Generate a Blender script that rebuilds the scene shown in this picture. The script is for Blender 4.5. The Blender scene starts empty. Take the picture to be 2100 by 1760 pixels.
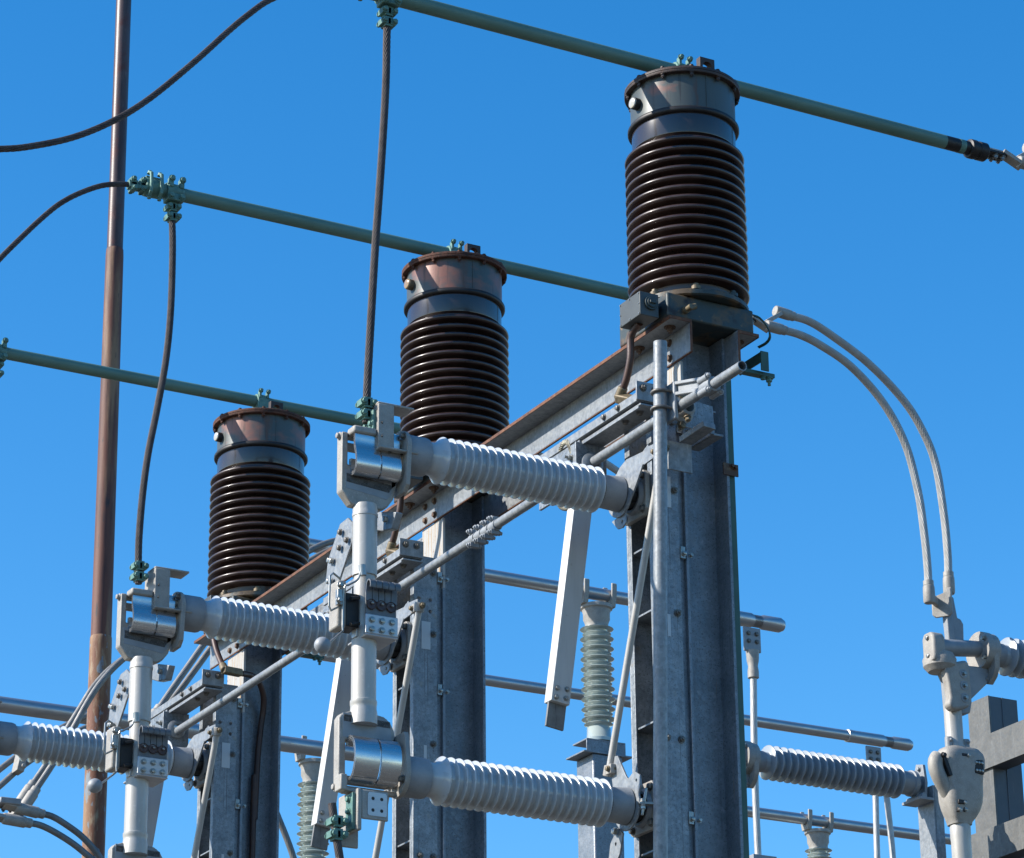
import bpy, bmesh, math, random
from mathutils import Vector, Matrix
random.seed(7)
S = bpy.context.scene
COL = S.collection
V = Vector

# ------------------------------------------------------------------ camera
CAM = V((0, 0, 1.6))
FPX = 6398.0                                   # focal length in units of a 2100 px wide picture
_y, _p, _r = math.radians(60.95), math.radians(21.8), math.radians(-.58)
fw = V((math.cos(_p)*math.cos(_y), math.cos(_p)*math.sin(_y), math.sin(_p)))
_r0 = V((math.sin(_y), -math.cos(_y), 0)); _u0 = _r0.cross(fw)
rt = math.cos(_r)*_r0 + math.sin(_r)*_u0
up = -math.sin(_r)*_r0 + math.cos(_r)*_u0
cd = bpy.data.cameras.new('camera'); cam = bpy.data.objects.new('camera', cd); COL.objects.link(cam)
cd.sensor_width = 36; cd.lens = FPX/2100*36; cd.clip_start = .1; cd.clip_end = 2000
m = Matrix((rt, up, -fw)).transposed().to_4x4(); m.translation = CAM
cam.matrix_world = m; S.camera = cam

def at(px, py, ax, val):
    """point of the plane x|y|z = val seen at px, py of a 2100 x 1760 picture"""
    q = fw + rt*((px-1050)/FPX) - up*((py-880.2)/FPX)
    i = 'xyz'.index(ax)
    return CAM + q*((val-CAM[i])/q[i])

# ------------------------------------------------------------------ sun, sky, exposure
SUN_EL = math.radians(33.5); SUN_AZ = V((-.953, .303, 0)).normalized()
sdir = V((SUN_AZ.x*math.cos(SUN_EL), SUN_AZ.y*math.cos(SUN_EL), math.sin(SUN_EL)))
ld = bpy.data.lights.new('sun', 'SUN'); ld.energy = 5.0; ld.angle = math.radians(.5); ld.color = (1, .95, .87)
sun = bpy.data.objects.new('sun', ld); COL.objects.link(sun)
sun.rotation_euler = (-sdir).to_track_quat('-Z', 'Y').to_euler(); sun.location = (0, 0, 30)
w = bpy.data.worlds.new('World'); S.world = w; w.use_nodes = True
nt = w.node_tree
sky = nt.nodes.new('ShaderNodeTexSky'); sky.sky_type = 'NISHITA'; sky.sun_disc = False
sky.sun_elevation = SUN_EL; sky.sun_rotation = math.atan2(SUN_AZ.x, SUN_AZ.y)
sky.altitude = 0; sky.air_density = 1.0; sky.dust_density = .3; sky.ozone_density = 3.0
bg = nt.nodes['Background']; bg.inputs['Strength'].default_value = .145
hs = nt.nodes.new('ShaderNodeHueSaturation'); hs.inputs['Saturation'].default_value = 1.38   # the clear deep blue of a polarised sky
nt.links.new(sky.outputs['Color'], hs.inputs['Color']); nt.links.new(hs.outputs['Color'], bg.inputs['Color'])
S.view_settings.view_transform = 'Standard'; S.view_settings.look = 'None'
S.view_settings.exposure = 0.65; S.view_settings.gamma = 1.0
S.render.film_transparent = False

# ------------------------------------------------------------------ materials
ALB = .8
def mat(name, col, rough=.5, metal=0., var=(), bump=None, coat=0., spec=.5, rvar=0., spangle=0.):
    """var: (scale xyz or number, colour, low, high, detail) noise layers laid over the base colour"""
    col = tuple(c*ALB for c in col); var = [(v[0], tuple(c*ALB for c in v[1])) + v[2:] for v in var]
    M = bpy.data.materials.new(name); M.use_nodes = True
    n = M.node_tree.nodes; L = M.node_tree.links; b = n['Principled BSDF']
    b.inputs['Roughness'].default_value = rough; b.inputs['Metallic'].default_value = metal
    b.inputs['Coat Weight'].default_value = coat; b.inputs['Coat Roughness'].default_value = .05
    b.inputs['Specular IOR Level'].default_value = spec
    tc = n.new('ShaderNodeTexCoord'); cur = None
    b.inputs['Base Color'].default_value = (*col, 1)
    for i, (sc, c2, lo, hi, det) in enumerate(var):
        mp = n.new('ShaderNodeMapping'); L.new(tc.outputs['Object'], mp.inputs['Vector'])
        mp.inputs['Scale'].default_value = (sc,)*3 if not hasattr(sc, '__len__') else sc
        mp.inputs['Location'].default_value = (i*3.7, i*1.3, i*5.1)
        nz = n.new('ShaderNodeTexNoise'); nz.inputs['Scale'].default_value = 1; nz.inputs['Detail'].default_value = det
        nz.inputs['Roughness'].default_value = .6
        L.new(mp.outputs[0], nz.inputs['Vector'])
        rp = n.new('ShaderNodeMapRange'); rp.inputs['From Min'].default_value = lo; rp.inputs['From Max'].default_value = hi
        L.new(nz.outputs['Fac'], rp.inputs['Value'])
        mx = n.new('ShaderNodeMix'); mx.data_type = 'RGBA'
        L.new(rp.outputs[0], mx.inputs['Factor'])
        if cur is None: mx.inputs['A'].default_value = (*col, 1)
        else: L.new(cur, mx.inputs['A'])
        mx.inputs['B'].default_value = (*c2, 1); cur = mx.outputs['Result']
        if i == 0 and rvar:
            rr = n.new('ShaderNodeMapRange'); rr.inputs['To Min'].default_value = rough-rvar; rr.inputs['To Max'].default_value = rough+rvar
            rr.inputs['From Min'].default_value = .3; rr.inputs['From Max'].default_value = .7
            L.new(nz.outputs['Fac'], rr.inputs['Value']); L.new(rr.outputs[0], b.inputs['Roughness'])
    if spangle:                                  # zinc crystals: cells of slightly different tone and gloss
        vo = n.new('ShaderNodeTexVoronoi'); vo.inputs['Scale'].default_value = 85; vo.inputs['Randomness'].default_value = 1
        L.new(tc.outputs['Object'], vo.inputs['Vector'])
        sx = n.new('ShaderNodeSeparateColor'); L.new(vo.outputs['Color'], sx.inputs[0])
        vr = n.new('ShaderNodeMapRange'); vr.inputs['To Min'].default_value = 1-spangle; vr.inputs['To Max'].default_value = 1+spangle
        L.new(sx.outputs[0], vr.inputs['Value'])
        mm = n.new('ShaderNodeMix'); mm.data_type = 'RGBA'; mm.blend_type = 'MULTIPLY'; mm.inputs['Factor'].default_value = 1
        L.new(cur, mm.inputs['A']); L.new(vr.outputs[0], mm.inputs['B']); cur = mm.outputs['Result']
        gr = n.new('ShaderNodeMapRange'); gr.inputs['To Min'].default_value = rough-.12; gr.inputs['To Max'].default_value = rough+.10
        L.new(sx.outputs[1], gr.inputs['Value']); L.new(gr.outputs[0], b.inputs['Roughness'])
    if cur is not None: L.new(cur, b.inputs['Base Color'])
    if bump:
        nz = n.new('ShaderNodeTexNoise'); nz.inputs['Scale'].default_value = bump[0]; nz.inputs['Detail'].default_value = 4
        L.new(tc.outputs['Object'], nz.inputs['Vector'])
        bp = n.new('ShaderNodeBump'); bp.inputs['Strength'].default_value = bump[1]; bp.inputs['Distance'].default_value = bump[2]
        L.new(nz.outputs['Fac'], bp.inputs['Height']); L.new(bp.outputs[0], b.inputs['Normal'])
    return M

RUST = (.17, .06, .025); RUSTD = (.06, .022, .014)
GALV = mat('galvanised_steel', (.30, .315, .325), .46, .15, [(28, (.215, .23, .245), .4, .7, 6), ((60, 60, 8), (.36, .38, .39), .55, .75, 4), ((130, 130, 3), (.17, .165, .155), .64, .74, 3), (9, (.26, .245, .22), .62, .74, 6)], (90, .12, .004), spangle=.13)
GALVD = mat('weathered_galvanised', (.30, .325, .345), .46, .2, [(14, (.19, .215, .24), .35, .7, 7), ((50, 50, 5), (.36, .38, .40), .55, .8, 5), (170, (.11, .125, .14), .58, .68, 2), ((140, 140, 2), (.15, .155, .16), .63, .72, 3), (11, (.30, .27, .23), .62, .72, 6)], (60, .15, .004), spangle=.16)
COLM = mat('column_steel', (.26, .285, .315), .45, .2, [(7, (.17, .20, .23), .35, .7, 7), ((60, 60, 1.6), (.15, .165, .185), .60, .72, 4), (140, (.11, .12, .135), .57, .66, 3), (26, (.33, .35, .37), .6, .75, 5), ((80, 80, 2.5), (.27, .20, .14), .68, .76, 4)], (60, .15, .004), spangle=.12)
STAIN = mat('rust_stained_galvanised', (.46, .45, .43), .6, .1, [((60, 60, 2.5), (.42, .27, .12), .5, .66, 4), ((25, 25, 6), (.55, .54, .5), .55, .7, 6), (40, (.25, .12, .05), .64, .74, 4)], (70, .2, .004))
RUSTE = mat('rusty_edge', (.19, .075, .035), .75, .05, [(25, (.09, .035, .02), .4, .65, 6), (60, (.30, .14, .06), .55, .75, 4)], (120, .3, .004))
CAST = mat('cast_aluminium', (.40, .375, .335), .6, .1, [(22, (.30, .275, .245), .4, .7, 6), (180, (.47, .44, .40), .55, .7, 2), (7, (.30, .29, .275), .55, .7, 6)], (240, .4, .003))
CASTG = mat('cast_aluminium_grey', (.33, .345, .36), .55, .12, [(18, (.26, .28, .30), .4, .7, 6)], (160, .2, .003))
WGALV = mat('tan_weathered_galvanised', (.15, .148, .137), .55, .15, [(10, (.12, .118, .108), .4, .65, 7), ((40, 40, 3), (.20, .197, .183), .55, .72, 5), ((90, 90, 4), (.55, .55, .54), .70, .75, 3)], (60, .12, .004), spangle=.10)
SHADED_STEEL = mat('shaded_steel', (.10, .11, .125), .5, .2, [(12, (.09, .10, .115), .4, .7, 7), ((90, 90, 4), (.4, .4, .4), .70, .75, 3)], (60, .12, .004))  # rear frame steel with shade put into a darker, bluer colour
PORR = mat('dimmed_grey_porcelain', (.36, .40, .43), .35, 0, [(6, (.31, .35, .38), .4, .7, 4)], None, coat=.3)  # rear porcelain, colour lowered to imitate the weaker light there
WELD = mat('rough_weld', (.13, .125, .12), .7, .2, [(60, (.06, .058, .055), .4, .62, 8), (200, (.24, .23, .22), .55, .7, 3)], (260, .9, .006))
ALU = mat('aluminium_tube', (.54, .515, .475), .45, .2, [((20, 20, 5), (.43, .41, .375), .4, .7, 6), (70, (.60, .575, .535), .58, .75, 3)], (150, .08, .002), rvar=.08)
ALUB = mat('aluminium_bus', (.55, .55, .56), .36, .75, [((6, 30, 30), (.46, .45, .45), .4, .7, 6)], None, rvar=.08)
SHINY = mat('bright_aluminium_sheet', (.78, .77, .755), .27, .92, [((3, 40, 40), (.62, .61, .595), .38, .68, 6), (30, (.5, .49, .47), .66, .78, 4)], (40, .10, .004), rvar=.10)
SHEET = mat('brushed_sheet', (.62, .62, .62), .45, .55, [((8, 60, 60), (.55, .55, .56), .4, .7, 4)])
PORW = mat('grey_porcelain', (.54, .565, .575), .28, 0, [(6, (.485, .51, .52), .4, .7, 3), ((4, 24, 24), (.42, .42, .40), .56, .72, 5)], None, coat=.6)
PORG = mat('pale_green_porcelain', (.50, .56, .52), .15, 0, [(5, (.44, .50, .47), .4, .7, 3)], None, coat=.6)
PORB = mat('brown_porcelain', (.042, .021, .016), .34, 0, [((9, 9, 14), (.075, .046, .038), .45, .75, 5), (5, (.028, .014, .012), .5, .7, 5)], None, coat=.22, rvar=.1)
PORN = mat('dark_glaze', (.035, .028, .03), .2, 0, [((14, 14, 3), (.05, .03, .026), .5, .7, 4)], None, coat=.4)
TANK_C = (.085, .098, .092); PINK = (.27, .115, .08)
TANKS = [mat('faded_tank_paint', TANK_C, .42, .1, [((3.5, 3.5, 5.5), PINK, (.62, .50, .51)[k], (.72, .62, .64)[k], 4), ((18, 18, 2.5), (.13, .07, .045), .60, .70, 5), ((30, 30, 2), (.035, .03, .028), .62, .72, 4)], (80, .05, .003)) for k in range(3)]
RIMS = [mat('cap_rim_dark', (.05, .034, .03), .6, .1, [(30, (.09, .045, .03), .5, .7, 6)], (150, .3, .004)),
        mat('cap_rim_rusty', (.12, .042, .022), .8, .05, [(40, (.05, .022, .015), .45, .65, 7), (90, (.22, .09, .045), .58, .75, 4)], (180, .5, .004)),
        mat('cap_rim_rusty', (.13, .046, .024), .8, .05, [(30, (.06, .025, .016), .45, .65, 7), (90, (.22, .09, .045), .58, .75, 4)], (180, .5, .004))]
BASEM = mat('base_paint_rusted', (.042, .058, .058), .5, .1, [(9, (.13, .085, .045), .50, .60, 7), (14, (.022, .014, .013), .56, .66, 6), (24, (.27, .17, .085), .62, .72, 5)], (70, .2, .004))
BOXM = mat('box_paint', (.075, .085, .085), .5, .1, [(20, (.06, .068, .07), .4, .7, 5)], None)
DARK = mat('blackened_metal', (.02, .019, .02), .5, .3, [(30, (.035, .03, .028), .4, .7, 4)])
GREEN = mat('green_bus_paint', (.135, .25, .205), .55, .05, [((3, 14, 14), (.095, .19, .155), .4, .7, 6), ((90, 40, 10), (.06, .09, .075), .66, .76, 3)], (70, .1, .003))
GREENF = mat('green_patina_fitting', (.13, .26, .215), .55, .15, [(30, (.07, .16, .14), .45, .7, 6), (70, (.22, .38, .32), .58, .74, 4)], (160, .3, .003))
GREENP = mat('green_bracket_paint', (.05, .125, .095), .5, .05, [(16, (.035, .09, .07), .4, .7, 5), (25, (.12, .08, .04), .68, .75, 5)], (60, .1, .003))
COPPER = mat('oxidised_copper_strand', (.10, .082, .078), .6, .3, [(30, (.055, .04, .038), .4, .7, 4)], None)
STRANDD = mat('dull_aluminium_strand', (.27, .265, .255), .5, .4, [(20, (.20, .195, .19), .4, .7, 4)], None)
STRAND = mat('aluminium_strand', (.52, .51, .49), .5, .35, [(20, (.42, .41, .39), .4, .7, 4)], None)
BRAID = mat('copper_braid', (.42, .39, .30), .6, .3, [(40, (.18, .16, .12), .4, .65, 4)], None)
CONDM = mat('brown_conduit', (.07, .035, .026), .5, .1, [(14, (.11, .05, .03), .5, .7, 6), ((40, 40, 6), (.045, .024, .02), .55, .7, 4)], (120, .15, .003))
BRASSY = mat('tarnished_brass', (.22, .17, .10), .55, .3, [(30, (.12, .09, .06), .45, .7, 5)], (120, .2, .003))
BLADE = mat('white_painted_aluminium', (.66, .66, .64), .5, .1, [((30, 30, 3), (.58, .58, .56), .45, .7, 5), (30, (.48, .46, .42), .68, .76, 5)], (70, .05, .003))
TIPM = mat('worn_contact_tip', (.20, .20, .19), .5, .4, [((60, 60, 4), (.05, .05, .05), .55, .62, 4), (20, (.28, .28, .27), .45, .7, 5)], (60, .2, .003))
FINGER = mat('dark_spring_finger', (.17, .18, .195), .5, .2, [(25, (.12, .13, .14), .4, .7, 4)])
DISC = mat('red_brown_disc', (.10, .05, .042), .45, .1, [(40, (.035, .018, .016), .4, .7, 3)])
ZINC = mat('zinc_bolt', (.42, .42, .40), .35, .7, [(40, (.32, .31, .28), .4, .7, 3)])
BOLTD = mat('dull_bolt', (.19, .18, .165), .5, .4, [(50, (.12, .10, .08), .45, .7, 4)])
BOLTR = mat('rusty_bolt', (.12, .065, .04), .7, .15, [(50, (.22, .15, .09), .5, .7, 4)])
GLASS = mat('gauge_lens', (.62, .60, .55), .12, 0, [(20, (.5, .45, .36), .4, .7, 3)], None, coat=.5)
GLASSB = mat('gauge_lens_amber', (.45, .30, .16), .12, 0, [(20, (.35, .22, .12), .4, .7, 3)], None, coat=.5)
LABELM = mat('white_plate', (.60, .62, .63), .4, 0)
WIREG = mat('green_wire_jacket', (.02, .07, .055), .4, 0)
MASTS = [mat('rust_mast_upper', (.105, .066, .06), .42, .1, [((16, 16, 2), (.06, .03, .027), .42, .6, 6), (6, (.11, .036, .024), .53, .62, 7), ((70, 70, 9), (.19, .12, .10), .64, .72, 4)], (120, .15, .003)),
         mat('rust_mast_middle', (.16, .055, .032), .65, .0, [((25, 25, 2.2), (.085, .03, .022), .45, .62, 7), ((8, 8, .7), (.30, .17, .09), .50, .60, 7), ((40, 40, 6), (.05, .03, .03), .62, .68, 6)], (90, .2, .003)),
         mat('rust_mast_lower', (.33, .19, .095), .7, .0, [((7, 7, .9), (.19, .068, .034), .46, .58, 7), ((30, 30, 8), (.40, .30, .19), .55, .7, 6), ((60, 60, 5), (.14, .06, .035), .6, .7, 6), ((18, 18, 7), (.22, .25, .28), .585, .615, 6)], (90, .3, .004))]

# ------------------------------------------------------------------ mesh builder
BASE = {}
def ortho(d):
    d = V(d).normalized(); a = V((0, 0, 1)) if abs(d.z) < .9 else V((1, 0, 0))
    u = a.cross(d).normalized(); return u, d.cross(u), d

class MB:
    def __init__(s): s.v = []; s.f = []
    def add(s, vs, fs):
        o = len(s.v); s.v += [V(p) for p in vs]; s.f += [tuple(i+o for i in f) for f in fs]; return s
    def box(s, x0, x1, y0, y1, z0, z1):
        return s.add([(x, y, z) for z in (z0, z1) for y in (y0, y1) for x in (x0, x1)],
                     [(0, 2, 3, 1), (4, 5, 7, 6), (0, 1, 5, 4), (2, 6, 7, 3), (0, 4, 6, 2), (1, 3, 7, 5)])
    def obb(s, a, b, wv, hw, hh):
        """bar from a to b; wv gives the direction of half width hw, hh the other half size"""
        a, b = V(a), V(b); d = (b-a).normalized(); wv = V(wv); wv = (wv - d*wv.dot(d)).normalized(); hv = d.cross(wv)
        vs = [p + wv*(i*hw) + hv*(j*hh) for p in (a, b) for j in (-1, 1) for i in (-1, 1)]
        return s.add(vs, [(0, 2, 3, 1), (4, 5, 7, 6), (0, 1, 5, 4), (2, 6, 7, 3), (0, 4, 6, 2), (1, 3, 7, 5)])
    def ring(s, c, u, v, r, n, ph=0):
        o = len(s.v); s.v += [c + u*(r*math.cos(2*math.pi*i/n+ph)) + v*(r*math.sin(2*math.pi*i/n+ph)) for i in range(n)]; return o
    def loft(s, a, b, n): s.f += [(a+i, a+(i+1) % n, b+(i+1) % n, b+i) for i in range(n)]
    def cyl(s, p0, p1, r0, r1=None, n=20, caps=True):
        p0, p1 = V(p0), V(p1); u, v, d = ortho(p1-p0); r1 = r0 if r1 is None else r1
        a = s.ring(p0, u, v, r0, n); b = s.ring(p1, u, v, r1, n); s.loft(a, b, n)
        if caps: s.f += [tuple(a+i for i in reversed(range(n))), tuple(b+i for i in range(n))]
        return s
    def pipe(s, p0, p1, r, ri, n=24):
        p0, p1 = V(p0), V(p1); u, v, d = ortho(p1-p0)
        a = s.ring(p0, u, v, r, n); b = s.ring(p1, u, v, r, n); c = s.ring(p1, u, v, ri, n); e = s.ring(p0, u, v, ri, n)
        s.loft(a, b, n); s.loft(b, c, n); s.loft(c, e, n); s.loft(e, a, n); return s
    def tube(s, pts, r, n=14, caps=True):
        pts = [V(p) for p in pts]; u = None; prev = None
        rs = r if hasattr(r, '__len__') else [r]*len(pts)
        for i, p in enumerate(pts):
            d = (pts[min(i+1, len(pts)-1)] - pts[max(i-1, 0)]).normalized()
            if u is None: u, v, _ = ortho(d)
            else: u = (u - d*u.dot(d)).normalized(); v = d.cross(u)
            a = s.ring(p, u, v, rs[i], n)
            if prev is not None: s.loft(prev, a, n)
            elif caps: s.f.append(tuple(a+k for k in reversed(range(n))))
            prev = a
        if caps: s.f.append(tuple(prev+k for k in range(n)))
        return s
    def strand(s, pts, r, lobes=12, pitch=.22, n=36, depth=.13, step=.02):
        """stranded cable: a lobed section twisted along a smooth curve"""
        pts = curve(pts, min(step, pitch/lobes/2.5)); u = None; prev = None; run = 0
        for i, p in enumerate(pts):
            d = (pts[min(i+1, len(pts)-1)] - pts[max(i-1, 0)]).normalized()
            if i: run += (p-pts[i-1]).length
            if u is None: u, v, _ = ortho(d)
            else: u = (u - d*u.dot(d)).normalized(); v = d.cross(u)
            tw = run/pitch*2*math.pi; o = len(s.v)
            for k in range(n):
                t = 2*math.pi*k/n; rr = r*(1-depth + depth*abs(math.sin(lobes*t/2)))
                s.v.append(p + u*(rr*math.cos(t+tw)) + v*(rr*math.sin(t+tw)))
            if prev is not None: s.loft(prev, o, n)
            else: s.f.append(tuple(o+k for k in reversed(range(n))))
            prev = o
        s.f.append(tuple(prev+k for k in range(n))); return s
    def lathe(s, o, d, prof, n=48):
        """prof: (radius, distance along d)"""
        o = V(o); u, v, d = ortho(d); prev = None
        for r, t in prof:
            a = s.ring(o+d*t, u, v, max(r, 1e-5), n)
            if prev is not None: s.loft(prev, a, n)
            prev = a
        return s
    def prism(s, poly, o, u, v, th, holes=()):
        """polygon in the plane o + a*u + b*v, given thickness along u x v; holes: (a, b, r)"""
        o, u, v = V(o), V(u), V(v); w_ = u.cross(v).normalized()*th
        loops = [list(poly)] + [[(a+r*math.cos(2*math.pi*i/12), b+r*math.sin(2*math.pi*i/12)) for i in range(12)] for a, b, r in holes]
        bm = bmesh.new(); es = []
        for lp in loops:
            vs = [bm.verts.new((a, b, 0)) for a, b in lp]
            es += [bm.edges.new((vs[i], vs[(i+1) % len(vs)])) for i in range(len(vs))]
        bmesh.ops.triangle_fill(bm, edges=es, use_beauty=True, use_dissolve=False, normal=(0, 0, 1))
        bm.verts.index_update(); N = len(bm.verts); co = [x.co.copy() for x in bm.verts]
        fs = []
        for f in bm.faces:
            ids = [x.index for x in f.verts]
            if f.normal.z < 0: ids.reverse()
            fs.append(tuple(i+N for i in ids)); fs.append(tuple(reversed(ids)))
        bm.free(); k = 0
        def area(lp): return sum(lp[i][0]*lp[(i+1) % len(lp)][1]-lp[(i+1) % len(lp)][0]*lp[i][1] for i in range(len(lp)))
        for j, lp in enumerate(loops):
            n = len(lp); ccw = area(lp) > 0
            for i in range(n):
                a, b = k+i, k+(i+1) % n
                q = (a, b, b+N, a+N)
                fs.append(q if (ccw == (j == 0)) else tuple(reversed(q)))
            k += n
        return s.add([o+u*c.x+v*c.y for c in co]+[o+u*c.x+v*c.y+w_ for c in co], fs)
    def hexb(s, p, d, r=.011, h=.009, shank=0):
        """bolt head on a washer, pointing along d"""
        p = V(p); d = V(d).normalized(); u, v, _ = ortho(d)
        s.cyl(p, p+d*.003, r*1.35, n=14)
        a = s.ring(p+d*.003, u, v, r, 6, .3); b = s.ring(p+d*(.003+h), u, v, r, 6, .3); s.loft(a, b, 6)
        c = s.ring(p+d*(.003+h*1.12), u, v, r*.8, 6, .3); s.loft(b, c, 6); s.f.append(tuple(c+i for i in range(6)))
        if shank: s.cyl(p+d*h, p+d*(h+shank), r*.52, n=10)
        return s
    def ball(s, c, r, n=20):
        return s.lathe(V(c)-V((0, 0, r)), (0, 0, 1), [(r*math.sin(math.pi*i/12), r-r*math.cos(math.pi*i/12)) for i in range(13)], n)
    def sweep(s, prof, x0, x1, th):
        """sheet whose profile (y, z) runs in a plane across X, extruded from x0 to x1"""
        n = len(prof); off = []
        for i in range(n):
            a = V(prof[max(i-1, 0)]+(0,)); b = V(prof[min(i+1, n-1)]+(0,)); d = (b-a).normalized(); off.append((-d.y*th, d.x*th))
        lp = [(y, z) for y, z in prof] + [(y+off[i][0], z+off[i][1]) for i, (y, z) in reversed(list(enumerate(prof)))]
        N = len(lp); o = len(s.v)
        s.v += [V((x, y, z)) for x in (x0, x1) for y, z in lp]
        s.f += [(o+i, o+(i+1) % N, o+N+(i+1) % N, o+N+i) for i in range(N)]
        for k in range(n-1):
            a, b, c, e = k, k+1, N-2-k, N-1-k
            s.f += [(o+a, o+e, o+c, o+b), (o+N+a, o+N+b, o+N+c, o+N+e)]
        return s
    def superloft(s, secs, n=36, e=3.2):
        """rounded body: superellipse sections (cx, cy, z, half x, half y)"""
        prev = None
        for cx, cy, z, hx, hy in secs:
            o = len(s.v)
            for i in range(n):
                t = 2*math.pi*i/n; c, q = math.cos(t), math.sin(t)
                s.v.append(V((cx+hx*math.copysign(abs(c)**(2/e), c), cy+hy*math.copysign(abs(q)**(2/e), q), z)))
            if prev is not None: s.loft(prev, o, n)
            else: s.f.append(tuple(o+k for k in reversed(range(n))))
            prev = o
        s.f.append(tuple(prev+k for k in range(n))); return s
    def build(s, name, m_, parent=None, bevel=0, sharp=32, seg=2):
        b = BASE.get(parent.name, V((0, 0, 0))) if parent else V((0, 0, 0))
        me = bpy.data.meshes.new(name); me.from_pydata([p-b for p in s.v], [], s.f); me.validate()
        bm = bmesh.new(); bm.from_mesh(me); bmesh.ops.recalc_face_normals(bm, faces=bm.faces); bm.to_mesh(me); bm.free()
        me.polygons.foreach_set('use_smooth', [True]*len(me.polygons)); me.set_sharp_from_angle(angle=math.radians(sharp))
        me.materials.append(m_)
        o = bpy.data.objects.new(name, me); COL.objects.link(o)
        if parent: o.parent = parent; BASE[o.name] = b
        if bevel:
            bv = o.modifiers.new('bevel', 'BEVEL'); bv.width = bevel; bv.segments = seg; bv.limit_method = 'ANGLE'; bv.angle_limit = math.radians(35)
            bv.harden_normals = False
        return o

def curve(pts, step=.02):
    """Catmull-Rom through pts, resampled"""
    P = [V(p) for p in pts]; P = [2*P[0]-P[1]] + P + [2*P[-1]-P[-2]]; out = []
    for i in range(1, len(P)-2):
        a, b, c, d = P[i-1:i+3]; n = max(2, int((c-b).length/step))
        for k in range(n):
            t = k/n; out.append(.5*((2*b)+(c-a)*t+(2*a-5*b+4*c-d)*t*t+(3*b-a-3*c+d)*t**3))
    out.append(P[-2]); return out

def tag(o, label=None, cat=None, group=None, kind=None):
    for k, x in (('label', label), ('category', cat), ('group', group), ('kind', kind)):
        if x: o[k] = x
    return o
def thing(name, loc, label, cat, group=None):
    o = bpy.data.objects.new(name, None); COL.objects.link(o); o.location = loc; BASE[o.name] = V(loc); o.empty_display_size = .1
    return tag(o, label, cat, group)
def copy_tree(o, parent=None):
    c = o.copy(); COL.objects.link(c)
    if parent: c.parent = parent
    for ch in list(o.children): copy_tree(ch, c)
    return c
def dup(o, dy, label, group=None, dx=0, dz=0):
    c = copy_tree(o); c.location = o.location + V((dx, dy, dz)); c['label'] = label
    if group: c['group'] = group
    return c
def circ(cx, cy, r, n=24, a0=0, a1=360):
    return [(cx+r*math.cos(math.radians(a0+(a1-a0)*i/n)), cy+r*math.sin(math.radians(a0+(a1-a0)*i/n))) for i in range(n if a1-a0 == 360 else n+1)]
X, Y, Z = V((1, 0, 0)), V((0, 1, 0)), V((0, 0, 1))
YS = (9.89, 11.95, 14.15)                       # the three phases
CX = 6.332
WHO = ('right', 'middle', 'left')

# ================================================================== ground
g = MB(); N = 24
g.add([(-1500, -1500, 0), (1500, -1500, 0), (1500, 1500, 0), (-1500, 1500, 0)], [(0, 1, 2, 3)])
GRAV = mat('gravel', (.10, .092, .08), .95, 0, [(18, (.065, .06, .052), .4, .65, 8), (.15, (.12, .11, .09), .45, .7, 4)], (25, .6, .03))
o = g.build('ground', GRAV); tag(o, 'dark gravel yard under the substation steelwork', kind='structure'); 

# ================================================================== front columns
y0 = YS[0]
col = thing('steel_column', (CX, y0, 0), 'dark grey H section steel column under the right brown insulator, with a green strip behind', 'column', 'H section columns under the brown insulators')
mb = MB(); mb.box(6.226, 6.421, y0-.0055, y0+.0055, 0, 6.655); mb.build('web', COLM, col, .0)
for xa, mm, za, zb in ((6.215, COLM, 0, 6.18), (6.2148, STAIN, 6.18, 6.518), (6.419, COLM, 0, 6.658)):
    mb = MB(); mb.box(xa, xa+.013, y0-.102, y0+.102, za, zb); mb.build('flange', mm, col, .0015)
for z in (4.74, 5.3, 5.86):
    mb = MB(); mb.hexb((6.245, y0-.011, z), -Y, .012, .008); mb.build('bolt', BOLTD, col)
mb = MB(); mb.box(6.0, 6.66, y0-.33, y0+.33, 0, .03); mb.build('base_plate', COLM, col, .003)
dup(col, YS[1]-y0, 'dark grey H section steel column under the middle brown insulator')
dup(col, YS[2]-y0, 'dark grey H section steel column with the long brown conduit running down its web')

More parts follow.
